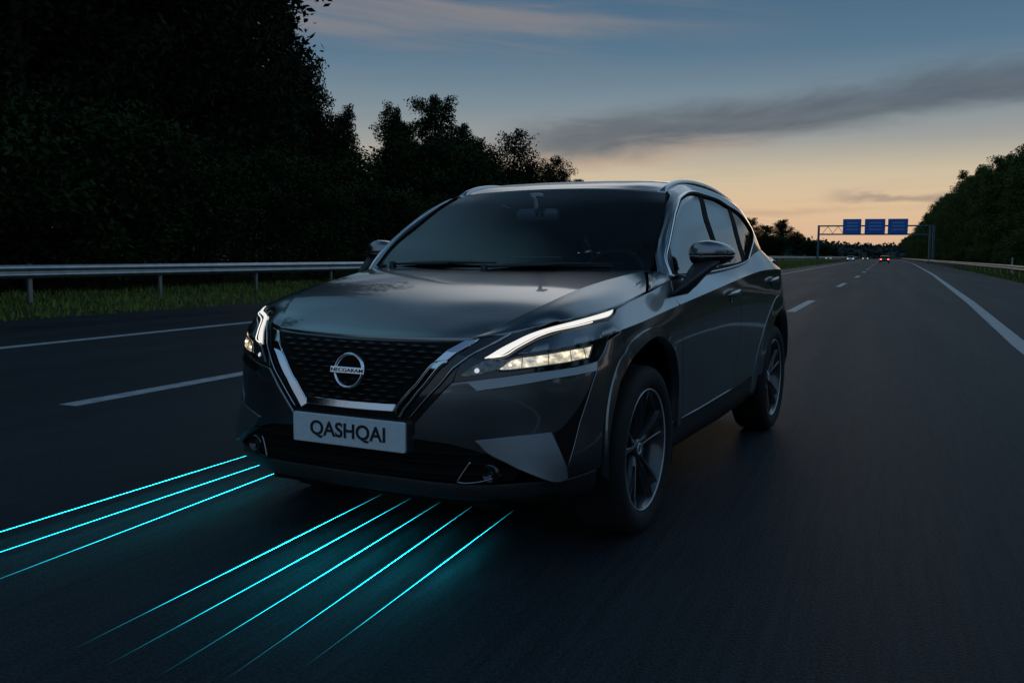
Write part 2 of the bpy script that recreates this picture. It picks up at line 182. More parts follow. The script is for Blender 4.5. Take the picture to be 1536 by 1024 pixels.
 'fog_v': ('W', [(2.6105, 2.0519, 1), (2.4347, 1.7426, 0), (2.2958, 1.4787, 1), (2.5224, 1.455, 0), (2.8479, 1.4989, 0), (3.128, 1.595, 0), (3.3223, 1.7193, 1)]),
 'crease_seam': ('W', [(14.1232, 5.17, 1), (14.0519, 6.0466, 1)]),
 'handle_f': ('W', [(11.6764, 5.6608, 1)]),
 'handle_r': ('W', [(14.002, 5.6852, 1)]),
}
import bpy, bmesh, math, random
from mathutils import Vector, Matrix
from mathutils.geometry import delaunay_2d_cdt
R_ = math.radians
scene = bpy.context.scene
COL = scene.collection
# ------------------------------------------------------------------ object helpers
def tag(o, label=None, cat=None, group=None, kind=None):
    if label: o['label'] = label
    if cat: o['category'] = cat
    if group: o['group'] = group
    if kind: o['kind'] = kind
    return o
def empty(name, loc=(0, 0, 0), rz=0.0, parent=None):
    o = bpy.data.objects.new(name, None); COL.objects.link(o)
    o.location = loc; o.rotation_euler = (0, 0, rz); o.empty_display_size = .2
    if parent: o.parent = parent
    return o
def link(name, me, mats, parent=None, loc=(0, 0, 0)):
    o = bpy.data.objects.new(name, me); COL.objects.link(o); o.location = loc
    for m in (mats if isinstance(mats, (list, tuple)) else [mats]):
        if m is not None and m.name not in [x.name for x in me.materials if x]: me.materials.append(m)
    if parent: o.parent = parent
    return o
def copy_tree(o, parent=None):
    c = o.copy(); COL.objects.link(c)
    if parent is not None: c.parent = parent
    for ch in list(o.children): copy_tree(ch, c)
    return c
class MB:
    """collects shapes for ONE mesh"""
    def __init__(s): s.v = []; s.f = []; s.sm = []
    def add(s, vs, fs, smooth=False):
        k = len(s.v); s.v += [tuple(p) for p in vs]; s.f += [tuple(i+k for i in f) for f in fs]; s.sm += [smooth]*len(fs)
    def box(s, c, d, rot=None):
        M = rot or Matrix.Identity(3)
        vs = [Vector(c)+M @ Vector((x*d[0]/2, y*d[1]/2, z*d[2]/2)) for x in (-1, 1) for y in (-1, 1) for z in (-1, 1)]
        s.add(vs, [(0, 1, 3, 2), (4, 6, 7, 5), (0, 4, 5, 1), (2, 3, 7, 6), (0, 2, 6, 4), (1, 5, 7, 3)])
    def tube(s, pts, r, n=8, closed=False, ell=None, up=(0, 0, 1)):
        P = [Vector(p) for p in pts]; m = len(P); rs = r if isinstance(r, (list, tuple)) else [r]*m
        vs = []; prev = None
        for i, p in enumerate(P):
            a = P[i-1] if (i > 0 or closed) else p; b = P[(i+1) % m] if (i < m-1 or closed) else p
            t = (b-a).normalized(); u = Vector(up)
            if ell is None and prev is not None: u = prev
            x = t.cross(u)
            if x.length < 1e-4: x = t.cross(Vector((1, 0, 0.1)))
            x.normalize(); y = x.cross(t); prev = y
            ex, ey = ell if ell else (1, 1)
            vs += [p+(x*math.cos(q)*ex+y*math.sin(q)*ey)*rs[i] for q in [2*math.pi*j/n for j in range(n)]]
        fs = []
        for i in range(m if closed else m-1):
            for j in range(n):
                a = i*n+j; b = i*n+(j+1) % n; c = ((i+1) % m)*n+(j+1) % n; d = ((i+1) % m)*n+j
                fs.append((a, b, c, d))
        if not closed: fs += [tuple(range(n))[::-1], tuple((m-1)*n+j for j in range(n))]
        s.add(vs, fs, True)
    def lathe(s, prof, n=64, axis='x', c=(0, 0, 0), closed=False):
        vs = []; m = len(prof)
        for j in range(n):
            a = 2*math.pi*j/n
            for (h, r) in prof:
                if axis == 'x': vs.append((c[0]+h, c[1]+r*math.cos(a), c[2]+r*math.sin(a)))
                elif axis == 'y': vs.append((c[0]+r*math.sin(a), c[1]+h, c[2]+r*math.cos(a)))
                else: vs.append((c[0]+r*math.cos(a), c[1]+r*math.sin(a), c[2]+h))
        fs = [(j*m+i, j*m+i+1, ((j+1) % n)*m+i+1, ((j+1) % n)*m+i) for j in range(n) for i in range(m-1)]
        s.add(vs, fs, True)
    def loft(s, rings, cap=True, smooth=True):
        n = len(rings[0]); vs = [p for r in rings for p in r]
        fs = [(i*n+j, i*n+(j+1) % n, (i+1)*n+(j+1) % n, (i+1)*n+j) for i in range(len(rings)-1) for j in range(n)]
        if cap: fs += [tuple(range(n))[::-1], tuple((len(rings)-1)*n+j for j in range(n))]
        s.add(vs, fs, smooth)
    def mirror(s):
        v = [(-x, y, z) for x, y, z in s.v]; f = [tuple(reversed(q)) for q in s.f]; m = MB(); m.v, m.f, m.sm = v, f, list(s.sm); return m
    def merge(s, o): s.add(o.v, o.f); s.sm[len(s.sm)-len(o.sm):] = o.sm
    def mesh(s, name, fix=True):
        me = bpy.data.meshes.new(name); me.from_pydata(s.v, [], s.f)
        if fix:
            bm = bmesh.new(); bm.from_mesh(me); bmesh.ops.recalc_face_normals(bm, faces=bm.faces); bm.to_mesh(me); bm.free()
        me.polygons.foreach_set('use_smooth', s.sm if len(s.sm) == len(me.polygons) else [False]*len(me.polygons)); me.update()
        return me
    def build(s, name, mat, parent=None, loc=(0, 0, 0), bevel=0, sub=0, fix=True):
        o = link(name, s.mesh(name, fix), mat, parent, loc)
        if bevel:
            b = o.modifiers.new('b', 'BEVEL'); b.width = bevel; b.segments = 2; b.limit_method = 'ANGLE'; b.angle_limit = R_(40)
        if sub:
            b = o.modifiers.new('s', 'SUBSURF'); b.levels = b.render_levels = sub
        return o
def crp(pts, k=6, closed=False):
    """Catmull-Rom resample of 3-D points"""
    P = [Vector(p) for p in pts]; n = len(P); out = []
    for i in range(n if closed else n-1):
        p0 = P[i-1] if (i > 0 or closed) else P[0]; p1 = P[i]; p2 = P[(i+1) % n]; p3 = P[(i+2) % n] if (i+2 < n or closed) else P[-1]
        for j in range(k):
            u = j/k
            out.append(.5*((2*p1)+(p2-p0)*u+(2*p0-5*p1+4*p2-p3)*u*u+(3*p1-p0-3*p2+p3)*u**3))
    if not closed: out.append(P[-1])
    return out
# ------------------------------------------------------------------ materials
def new_mat(name):
    m = bpy.data.materials.new(name); m.use_nodes = True
    nt = m.node_tree; return m, nt, nt.nodes['Principled BSDF']
def pm(name, col, rough=.5, metal=0, coat=0, coat_r=.03, spec=.5, bump=None, var=None):
    m, nt, b = new_mat(name)
    b.inputs['Base Color'].default_value = (*col, 1); b.inputs['Roughness'].default_value = rough
    b.inputs['Metallic'].default_value = metal; b.inputs['Coat Weight'].default_value = coat; b.inputs['Coat Roughness'].default_value = coat_r
    b.inputs['Specular IOR Level'].default_value = spec
    if var or bump:
        tc = nt.nodes.new('ShaderNodeTexCoord')
        n = nt.nodes.new('ShaderNodeTexNoise'); n.inputs['Scale'].default_value = (var or bump)[0]; n.inputs['Detail'].default_value = 6
        nt.links.new(tc.outputs['Object'], n.inputs['Vector'])
    if var:
        r = nt.nodes.new('ShaderNodeValToRGB'); nt.links.new(n.outputs['Fac'], r.inputs['Fac'])
        r.color_ramp.elements[0].position = .3; r.color_ramp.elements[1].position = .7
        r.color_ramp.elements[0].color = (*[c*var[1] for c in col], 1); r.color_ramp.elements[1].color = (*[min(1, c*var[2]) for c in col], 1)
        nt.links.new(r.outputs['Color'], b.inputs['Base Color'])
    if bump:
        n2 = nt.nodes.new('ShaderNodeTexNoise'); n2.inputs['Scale'].default_value = bump[0]; n2.inputs['Detail'].default_value = 3
        nt.links.new(tc.outputs['Object'], n2.inputs['Vector'])
        bp = nt.nodes.new('ShaderNodeBump'); bp.inputs['Strength'].default_value = bump[1]; bp.inputs['Distance'].default_value = bump[2]
        nt.links.new(n2.outputs['Fac'], bp.inputs['Height']); nt.links.new(bp.outputs['Normal'], b.inputs['Normal'])
    return m
def em(name, col, s, base=(0.02, 0.02, 0.02)):
    m, nt, b = new_mat(name)
    b.inputs['Base Color'].default_value = (*base, 1); b.inputs['Emission Color'].default_value = (*col, 1); b.inputs['Emission Strength'].default_value = s
    return m
def glass(name, tint, gloss=1.0, ior=1.5):
    m = bpy.data.materials.new(name); m.use_nodes = True; nt = m.node_tree; nt.nodes.clear()
    o = nt.nodes.new('ShaderNodeOutputMaterial'); mx = nt.nodes.new('ShaderNodeMixShader')
    t = nt.nodes.new('ShaderNodeBsdfTransparent'); t.inputs['Color'].default_value = (*tint, 1)
    g = nt.nodes.new('ShaderNodeBsdfGlossy'); g.inputs['Roughness'].default_value = .015; g.inputs['Color'].default_value = (gloss, gloss, gloss, 1)
    f = nt.nodes.new('ShaderNodeFresnel'); f.inputs['IOR'].default_value = ior
    nt.links.new(f.outputs[0], mx.inputs[0]); nt.links.new(t.outputs[0], mx.inputs[1]); nt.links.new(g.outputs[0], mx.inputs[2]); nt.links.new(mx.outputs[0], o.inputs['Surface'])
    return m
def paint_mat():
    m, nt, b = new_mat('car_paint')
    b.inputs['Base Color'].default_value = (.152, .164, .178, 1); b.inputs['Metallic'].default_value = 1.0; b.inputs['Roughness'].default_value = .33
    b.inputs['Coat Weight'].default_value = 1; b.inputs['Coat Roughness'].default_value = .045; b.inputs['Coat IOR'].default_value = 1.85
    tc = nt.nodes.new('ShaderNodeTexCoord'); n = nt.nodes.new('ShaderNodeTexNoise'); n.inputs['Scale'].default_value = 900
    nt.links.new(tc.outputs['Object'], n.inputs['Vector'])
    r = nt.nodes.new('ShaderNodeMapRange'); r.inputs['To Min'].default_value = .27; r.inputs['To Max'].default_value = .36
    nt.links.new(n.outputs['Fac'], r.inputs['Value']); nt.links.new(r.outputs[0], b.inputs['Roughness'])
    return m
PAINT = paint_mat()
BLACK_GLOSS = pm('black_gloss', (.006, .006, .007), .12, coat=.6)
BLACK_PLASTIC = pm('black_plastic', (.012, .012, .013), .5, bump=(350, .2, .001))
BLACK_MATT = pm('black_matt', (.004, .004, .004), .85, spec=.2)
CHROME = pm('chrome', (.72, .74, .77), .09, metal=1)
SATIN = pm('satin_silver', (.50, .52, .55), .22, metal=1)
DARK_CHROME = pm('dark_chrome', (.22, .23, .25), .15, metal=1)
RUBBER = pm('tyre_rubber', (.0045, .0045, .005), .8, bump=(120, .25, .002))
RIM_BLACK = pm('rim_black', (.042, .045, .050), .3, metal=.4, coat=.7)
LIP = pm('rim_lip_metal', (.50, .51, .53), .4, metal=.25)
GLASS_WS = glass('windscreen_glass', (.62, .70, .70), 1.0, 1.55)
GLASS_SIDE = glass('tinted_glass', (.42, .47, .49), 1.0, 2.7)
LENS = glass('lamp_glass', (.85, .87, .88), .9, 1.45)
FABRIC = pm('seat_fabric', (.02, .02, .022), .85, bump=(300, .3, .002))
PLATE_WHITE = pm('plate_white', (.60, .66, .70), .4, var=(40, .93, 1.03))
PLATE_INK = pm('plate_ink', (.01, .01, .012), .5)
FACET = pm('satin_insert', (.20, .225, .25), .42, metal=.9)
RED_LENS = pm('red_lens', (.22, .012, .01), .12, coat=.8)
# ------------------------------------------------------------------ car panels cut from the surface nets
SC = dict(W=(.28, .13), U=(.40, .11), H=(.17, .17), G=(.2, .22))
def outline(pts, k=7):
    """closed outline; runs between corners are splined"""
    n = len(pts); out = []
    for i in range(n):
        a, b = pts[i], pts[(i+1) % n]
        p0 = a if a[2] else pts[i-1]; p3 = b if b[2] else pts[(i+2) % n]
        for j in range(k):
            u = j/k; q = []
            for c in (0, 1):
                m1 = (b[c]-p0[c])/2 if not a[2] else (b[c]-a[c]); m2 = (p3[c]-a[c])/2 if not b[2] else (b[c]-a[c])
                q.append((2*u**3-3*u**2+1)*a[c]+(u**3-2*u**2+u)*m1+(-2*u**3+3*u**2)*b[c]+(u**3-u**2)*m2)
            out.append(tuple(q))
    return out
def panel_data(net, pts, off=0.0, res=.03, k=7):
    N = NETS[net]; a, b = SC[net]
    ol = outline(pts, k)
    # drop near-duplicates
    o2 = []
    for p in ol:
        if not o2 or abs(p[0]-o2[-1][0])*a+abs(p[1]-o2[-1][1])*b > .0008: o2.append(p)
    ol = o2
    area = sum(ol[i-1][0]*ol[i][1]-ol[i][0]*ol[i-1][1] for i in range(len(ol)))
    if area < 0: ol = ol[::-1]
    xs = [p[0] for p in ol]; ys = [p[1] for p in ol]
    nb = len(ol); V = [Vector((p[0]*a, p[1]*b)) for p in ol]
    B = np.array([(v.x, v.y) for v in V])
    # interior grid (t spacing divides 1 so creases at whole levels are met)
    dt = 1/max(1, round(b/res)); ds = res/a
    gs = np.arange(math.floor(min(xs)/ds)*ds, max(xs)+ds, ds); gt = np.arange(math.floor(min(ys)/dt)*dt, max(ys)+dt, dt)
    G = np.array([(s*a, t*b) for s in gs for t in gt])
    if len(N.tc):
        ex = np.array([(s*a, c*b) for s in np.arange(min(xs), max(xs), ds/4) for c in N.tc if min(ys) < c < max(ys)])
        if len(ex): G = np.vstack([G, ex])
    # point in polygon
    inside = np.zeros(len(G), bool); x, y = G[:, 0], G[:, 1]
    dmin = np.full(len(G), 1e9)
    for i in range(nb):
        x1, y1 = B[i-1]; x2, y2 = B[i]
        c = ((y1 > y) != (y2 > y)); 
        with np.errstate(divide='ignore', invalid='ignore'):
            xi = (x2-x1)*(y-y1)/(y2-y1+1e-15)+x1
        inside ^= c & (x < xi)
        L = (x2-x1)**2+(y2-y1)**2+1e-15; u = np.clip(((x-x1)*(x2-x1)+(y-y1)*(y2-y1))/L, 0, 1)
        dmin = np.minimum(dmin, np.hypot(x1+u*(x2-x1)-x, y1+u*(y2-y1)-y))
    keep = inside & (dmin > res*.3)
    V += [Vector(g) for g in G[keep]]
    res_ = delaunay_2d_cdt(V, [(i, (i+1) % nb) for i in range(nb)], [list(range(nb))], 1, 1e-6)
    vo, fo = res_[0], res_[2]
    ST = np.array([(v.x/a, v.y/b) for v in vo]); F = np.array([f for f in fo if len(f) == 3], int)
    A = ST[F[:, 0]]; Bq = ST[F[:, 1]]; Cq = ST[F[:, 2]]
    ar = (Bq[:, 0]-A[:, 0])*(Cq[:, 1]-A[:, 1])-(Cq[:, 0]-A[:, 0])*(Bq[:, 1]-A[:, 1])
    F = F[np.abs(ar) > 1e-9]; ar = ar[np.abs(ar) > 1e-9]
    F[ar < 0] = F[ar < 0][:, ::-1]
    nrm = N.nrm(ST[:, 0], ST[:, 1]); P = N.ev(ST[:, 0], ST[:, 1])
    o = np.array([off(s, t) for s, t in ST]) if callable(off) else np.full(len(ST), off)
    P = P+nrm*o[:, None]
    cen = ST[F].mean(axis=1)[:, None, :]; L = ST[F]+.06*(cen-ST[F]); L = L.reshape(-1, 2)
    LN = N.nrm(L[:, 0], L[:, 1]).reshape(-1, 3, 3)
    if callable(off):       # tilted facets: geometric normals
        fn = np.cross(P[F[:, 1]]-P[F[:, 0]], P[F[:, 2]]-P[F[:, 0]]); fn /= np.linalg.norm(fn, axis=1)[:, None]+1e-12
        if N.flip: fn = -fn
        LN = np.repeat(fn[:, None, :], 3, axis=1)
        acc = np.zeros_like(P)
        for c in range(3): np.add.at(acc, F[:, c], fn)
        acc /= np.linalg.norm(acc, axis=1)[:, None]+1e-12; LN = acc[F]; nrm = acc
    if N.flip: F = F[:, ::-1]; LN = LN[:, ::-1]
    return P, F, LN, nrm
def rim(P, F, LN, nrm, depth=.012, gap=.002, bev=.0018):
    cnt = {}
    for f in F:
        for i in range(3):
            e = (f[i], f[(i+1) % 3]); cnt[e] = 1
    be = [e for e in cnt if (e[1], e[0]) not in cnt and not (abs(P[e[0]][0]) < 1e-3 and abs(P[e[1]][0]) < 1e-3)]
    out = {}
    for a, b in be:
        d = P[b]-P[a]; d = d/(np.linalg.norm(d)+1e-12)
        for v in (a, b): out.setdefault(v, []).append(np.cross(d, nrm[v]))
    ids = {}; P = P.copy(); newP = []; oN = {}
    for v, l in out.items():
        o = np.sum(l, axis=0); o = o/(np.linalg.norm(o)+1e-12)
        if abs(P[v][0]) < 1e-3: o[0] = 0; o = o/(np.linalg.norm(o)+1e-12)
        n = nrm[v]; base = P[v].copy()
        P[v] = base-o*(gap+bev)
        ids[v] = (len(P)+len(newP), len(P)+len(newP)+1); newP += [base-o*gap-n*bev, base-o*gap-n*(bev+depth)]
        m = n+o; m /= np.linalg.norm(m); oN[v] = (n, m, o)
    Q = []; QN = []
    for a, b in be:
        a1, a2 = ids[a]; b1, b2 = ids[b]
        Q += [(a, a1, b1, b), (a1, a2, b2, b1)]
        QN += [(oN[a][0], oN[a][1], oN[b][1], oN[b][0]), (oN[a][1], oN[a][2], oN[b][2], oN[b][1])]
    return np.vstack([P, np.array(newP)]) if newP else P, Q, QN
def panel(name, keys, mat, parent, side=1, off=0.0, depth=.012, gap=.002, res=.03, bev=.0018):
    """side: 1 left, -1 right, 0 both halves in one mesh"""
    verts = []; faces = []; norms = []
    for key in (keys if isinstance(keys, list) else [keys]):
        net, pts = POLY[key] if isinstance(key, str) else key
        P, F, LN, nrm = panel_data(net, pts, off, res)
        P2, Q, QN = rim(P, F, LN, nrm, depth, gap, bev)
        for sd in ((1, -1) if side == 0 else (side,)):
            k = len(verts); X = P2*np.array([sd, 1, 1]); verts += [tuple(p) for p in X]
            for f, n in zip(list(F)+Q, list(LN)+QN):
                f = [int(i)+k for i in f]; n = [np.array(m)*np.array([sd, 1, 1]) for m in n]
                if sd < 0: f = f[::-1]; n = n[::-1]
                faces.append(f); norms += n
    me = bpy.data.meshes.new(name); me.from_pydata(verts, [], faces); me.polygons.foreach_set('use_smooth', [True]*len(faces))
    me.normals_split_custom_set([tuple(n/(np.linalg.norm(n)+1e-12)) for n in norms]); me.update()
    return link(name, me, mat, parent)
def netline(key, off=0.003, k=6, close=False):
    net, pts = POLY[key]; N = NETS[net]
    o = outline(pts, k); o = o if close else o[:-(k)]+[(pts[-1][0], pts[-1][1])]
    S = np.array([p[0] for p in o]); T = np.array([p[1] for p in o])
    return [Vector(p) for p in N.ev(S, T)+N.nrm(S, T)*off]
def sides(mb): 
    mb.merge(mb.mirror()); return mb
# ------------------------------------------------------------------ the car
CAR = empty('car', CAR_LOC, CAR_RZ)
tag(CAR, 'dark grey crossover car with lit headlights in the foreground of the motorway', 'car')
# bodywork
full = lambda net, s0, s1, t0, t1, n=6: (net, [(s0, t0, 1)]+[(s0+(s1-s0)*i/n, t0, 0) for i in range(1, n)]+[(s1, t0, 1)]+[(s1, t0+(t1-t0)*i/n, 0) for i in range(1, n)]+[(s1, t1, 1)]+[(s1+(s0-s1)*i/n, t1, 0) for i in range(1, n)]+[(s0, t1, 1)]+[(s0, t1+(t0-t1)*i/n, 0) for i in range(1, n)])
hood = panel('hood', [full('H', 0, 7, 0, 5, 12)], PAINT, CAR, 0, 0, .02, .003)
roof = panel('roof', [full('U', 0, 7, 4, 7, 8)], PAINT, CAR, 0, 0, .012, .001)
bumper = panel('front_bumper', 'bumper', PAINT, CAR, 0, 0, .02, .0015)
# chamfer below the headlight
sh_t = np.array([p[:2] for p in POLY['shelf'][1][:5]]); sh_b = np.array([p[:2] for p in POLY['shelf'][1][5:]][::-1])
def shelf_off(s, t):
    a = np.interp(s, sh_t[:, 0], sh_t[:, 1]); b = np.interp(s, sh_b[:, 0], sh_b[:, 1]); return .001+.009*min(1, max(0, (a-t)/(a-b+1e-6)))
# side facets low on the bumper corners, turned up to the sky
tt = [p[1] for p in POLY['trap'][1]]; tmax, tmin = max(tt), min(tt)
for sd in (1, -1): panel('corner_facet', 'trap', FACET, bumper, sd, lambda s, t: .002+.030*((tmax-t)/(tmax-tmin)), .03, 0, .03)
for sd in (1, -1):
    panel('air_slot_dark', 'curtain', BLACK_MATT, bumper, sd, .0025, .004, 0)  # flat black patch on the surface; its colour stands in for a shaded recess
    m = MB(); m.tube([Vector((p.x*sd, p.y, p.z)) for p in netline('curtain_line', .004)], .0026, 6, ell=(1, 1)); m.build('slot_trim', DARK_CHROME, bumper)
    ts_ = [p[1] for p in POLY['shelf'][1]]; panel('bumper_shelf', 'shelf', PAINT, bumper, sd, shelf_off, .02, 0, .015, .001)
    panel('headlight_brow', 'brow', PAINT, bumper, sd, .003, .016, .001)
def flare_off(cy):      # the arch trim swells towards the wheel opening
    def f(s, t):
        p = NET_W.ev([s], [t])[0]; r = math.hypot(p[1]-cy, p[2]-.36); return .002+.013*min(1, max(0, (.565-r)/.095))
    return f
for sd in (1, -1):
    fender = panel('fender', 'fender', PAINT, CAR, sd, 0, .018, .0018)
    # top of the fender beside the bonnet corner
    r0 = crp([(.838, .118, 1.0235), (.80, .235, 1.060), (.763, .335, 1.096), (.772, .378, 1.106)], 5)
    r2 = crp([(.841, .140, 1.0275), (.846, .24, 1.0445), (.851, .34, 1.060), (.851, .43, 1.0775)], 5)
    mb = MB(); k = len(r0); vs = []
    for j in range(5):
        u = j/4
        for a, b in zip(r0, r2): p = a.lerp(b, u)+Vector((.5, -.1, .8))*.010*(1-abs(2*u-1)**2); vs.append((p.x*sd, p.y, p.z))
    mb.add(vs, [(j*k+i, j*k+i+1, (j+1)*k+i+1, (j+1)*k+i) for j in range(4) for i in range(k-1)], True)
    mb.build('fender_cap', PAINT, fender)
    fd = panel('front_door', 'front_door', PAINT, CAR, sd, 0, .018, .0018)
    rd = panel('rear_door', 'rear_door', PAINT, CAR, sd, 0, .018, .0018)
    q = panel('rear_quarter', 'quarter', PAINT, CAR, sd, 0, .018, .0015)
    panel('roof_pillars', 'pillar', PAINT, CAR, sd, 0, .02, .001)
    panel('wheel_arch_trim', 'flare_f', PAINT, fender, sd, flare_off(0), .05, 0, .022, .0006)
    panel('wheel_arch_trim', 'flare_r', PAINT, q, sd, flare_off(2.665), .05, 0, .022, .0006)
    panel('sill', 'sill', BLACK_PLASTIC, CAR, sd, .002, .03, 0)
    m = MB(); m.tube([Vector((sd*(.882), y, z)) for y, z in ((.36, .412), (.8, .412), (1.4, .423), (2.0, .438))], .004, 6); m.build('sill_trim', DARK_CHROME, CAR)
    # windows
    for o, key, nm in ((fd, 'win_f', 'window'), (rd, 'win_r', 'window'), (q, 'win_q', 'quarter_window')):
        panel(nm, key, GLASS_SIDE, o, sd, -.004, .003, 0, .05)
    panel('pillar_cover', 'pil_b', BLACK_MATT, fd, sd, -.0015, .02, 0)
    panel('pillar_cover', 'pil_c', BLACK_MATT, rd, sd, -.0015, .02, 0)
    panel('mirror_sail', 'sail', BLACK_PLASTIC, fd, sd, .001, .01, 0)
    L = netline('dlo_line', .004, 5)
    top = [Vector((p.x*sd, p.y, p.z)) for p in L]
    N = NETS['U']; bs = np.linspace(POLY['dlo_line'][1][-1][0], POLY['dlo_line'][1][0][0], 24)
    bot = [Vector((p[0]*sd+.005*sd, p[1], p[2])) for p in N.ev(bs, np.full(24, .03))]
    m = MB(); m.tube(top+bot, .0085, 8, closed=True); m.build('window_trim', CHROME, CAR)
    m = MB(); c = Vector((.8*sd, 1.4, 1.28)); m.tube([p+(c-p).normalized()*.014+Vector((-sd*.002, 0, 0)) for p in top+bot], .009, 6, closed=True); m.build('window_seal', BLACK_MATT, CAR)
    # door handles
    for o, key in ((fd, 'handle_f'), (rd, 'handle_r')):
        s0, t0, _ = POLY[key][1][0]; P0 = Vector(NET_W.ev([s0], [t0])[0]); n0 = Vector(NET_W.nrm([s0], [t0])[0]); X = lambda v: Vector((v.x*sd, v.y, v.z))
        ax = Vector((0, 1, .075)); ax = (ax-n0*ax.dot(n0)).normalized(); up = n0.cross(ax).normalized(); up = up if up.z > 0 else -up
        cup = MB(); rings = []
        for r, h in ((1.0, .0012), (.96, .002), (.9, .0012)):
            rings.append([X(P0-up*.012+ax*(.050*r*math.cos(a))+up*(.036*r*math.sin(a))+n0*h) for a in [2*math.pi*i/24 for i in range(24)]])
        cup.loft(rings); cupo = cup.build('handle_recess', BLACK_GLOSS, o)
        g = MB(); rings = []
        for u in np.linspace(-1, 1, 15):
            w = (1-abs(u)**4)**.5 if abs(u) < 1 else 0; cc = P0+ax*(.125*u)+n0*(.030*(1-u*u*.75)+.002)+up*.006
            rings.append([X(cc+up*((.0145*w+.002)*math.sin(a))+n0*((.009*w+.002)*math.cos(a))) for a in [2*math.pi*i/12 for i in range(12)]])
        g.loft(rings); g.build('door_handle', PAINT, o)
    # roof rail
    m = MB(); path = crp([(.602, .985, 1.512), (.604, 1.05, 1.540), (.605, 1.19, 1.573), (.606, 1.375, 1.594), (.608, 1.62, 1.601), (.610, 1.95, 1.590), (.612, 2.3, 1.552), (.608, 2.62, 1.502), (.60, 2.72, 1.478)], 6)
    rings = []
    for i, p in enumerate(path):
        u = i/(len(path)-1); w = .015 if u > .1 else .015+.013*(1-u/.1); h = .013+.006*min(1, min(u, 1-u)*8)
        rings.append([(sd*(p.x+w*math.copysign(abs(math.cos(a))**.6, math.cos(a))), p.y, p.z-.012+h*math.copysign(abs(math.sin(a))**.6, math.sin(a))) for a in [2*math.pi*j/16 for j in range(16)]])
    m.loft(rings); m.build('roof_rail', SATIN, CAR)
    # wheel well
    for cy in (0, 2.665):
        m = MB(); vs = []; n = 28
        for x in (.56, .86): vs += [(sd*x, cy+.462*math.cos(a), .36+.462*math.sin(a)) for a in [R_(-20)+R_(220)*i/n for i in range(n+1)]]
        m.add(vs, [(i, i+1, n+2+i, n+1+i) for i in range(n)], True)
        m.add([(sd*.56, cy+.47*math.cos(a), .36+.47*math.sin(a)) for a in [R_(-20)+R_(220)*i/n for i in range(n+1)]], [tuple(range(n+1))])
        m.build('wheel_well', BLACK_MATT, CAR)
rb = panel('rear_bumper', 'rear_bumper', PAINT, CAR, 0, 0, .018, .0015)
tg = panel('tailgate', 'tailgate', PAINT, CAR, 0, 0, .018, .0015)
for sd in (1, -1): panel('tail_light', 'tail_lamp', RED_LENS, CAR, sd, .014, .02, .001)
# rear window between the roof end and the tailgate
a = NET_U.ev(np.full(13, 7.0), np.linspace(0, 7, 13)); b = NET_W.ev(np.linspace(17, 20, 13), np.full(13, 7.0))
vs = []; fs = []
for sd in (1, -1):
    k = len(vs)
    for j in range(7):
        u = j/6; vs += [tuple((a[i]*(1-u)+b[i]*u+np.array([0, .06*math.sin(math.pi*u), 0]))*np.array([sd, 1, 1])) for i in range(13)]
    fs += [tuple((k+j*13+i, k+j*13+i+1, k+(j+1)*13+i+1, k+(j+1)*13+i)) for j in range(6) for i in range(12)]
m = MB(); m.add(vs, fs, True); m.build('rear_window', GLASS_SIDE, CAR)
# shark-nose grille, chrome V and surround
gs = panel('grille_surround', 'surround', BLACK_GLOSS, CAR, 0, -.006, .03, 0)
panel('grille_backing', 'grille', BLACK_MATT, gs, 0, -.001, .004, 0)
net, pts = POLY['grille']; ol = np.array(outline(pts, 6))
def in_poly(x, y, B):
    c = False
    for i in range(len(B)):
        x1, y1 = B[i-1]; x2, y2 = B[i]
        if (y1 > y) != (y2 > y) and x < (x2-x1)*(y-y1)/(y2-y1)+x1: c = not c
    return c
gp = NET_W.ev(ol[:, 0], ol[:, 1]); GP = [(p[0], p[2]) for p in gp]; GP = GP+[(-x, z) for x, z in GP[::-1]]
m = MB(); row = 0; z = .632
zt = np.linspace(3.2, 7, 200)
def w_at(x, z):       # point on the nose surface at x, z
    s, t = w_at.c
    for _ in range(12):
        p = NET_W.ev([s], [t])[0]; e = np.array([p[0]-abs(x), p[2]-z])
        if abs(e).max() < 2e-4: break
        h = 1e-3; a = (NET_W.ev([s+h], [t])[0]-p)/h; b = (NET_W.ev([s], [t+h])[0]-p)/h
        d = np.linalg.lstsq(np.array([[a[0], b[0]], [a[2], b[2]]])+1e-9*np.eye(2), e, rcond=None)[0]
        s = min(5, max(0.0, s-np.clip(d[0], -.5, .5))); t = min(7, max(2, t-np.clip(d[1], -.5, .5)))
    w_at.c = (s, t)
    return NET_W.ev([s], [t])[0]
w_at.c = (1, 5)
while z < .862:
    x = -.46+(row % 2)*.034
    while x < .47:
        hw = .027
        if all(in_poly(x+dx, z+dz, GP) for dx in (-hw, hw) for dz in (-.006, .006)):
            pr = []
            for u in (-1, -.55, 0, .55, 1):
                w_at.c = (abs(x+u*hw)/.2, 5.2); p = w_at(x+u*hw, z); pr.append((x+u*hw, p[1], p[2], 1-abs(u)**2.2))
            rings = []
            for (px, py, pz, k) in pr:
                k = max(k, .06); rings.append([(px, py-.001, pz+.0065*k), (px, py-.011*k-.002, pz+.003*k), (px, py-.013*k-.002, pz-.001*k), (px, py-.001, pz-.0055*k)])
            m.loft(rings, True, False)
        x += .068
    row += 1; z += .0185
m.build('grille_mesh', pm('grille_black', (.006, .006, .007), .45), gs)
tc_ = [p[1] for p in POLY['chrome_bar'][1]]; a0, a1 = min(tc_), max(tc_)
panel('chrome_strip', ['chrome_bar'], CHROME, gs, 0, lambda s, t: .005+.009*(a1-t)/(a1-a0), .014, 0)
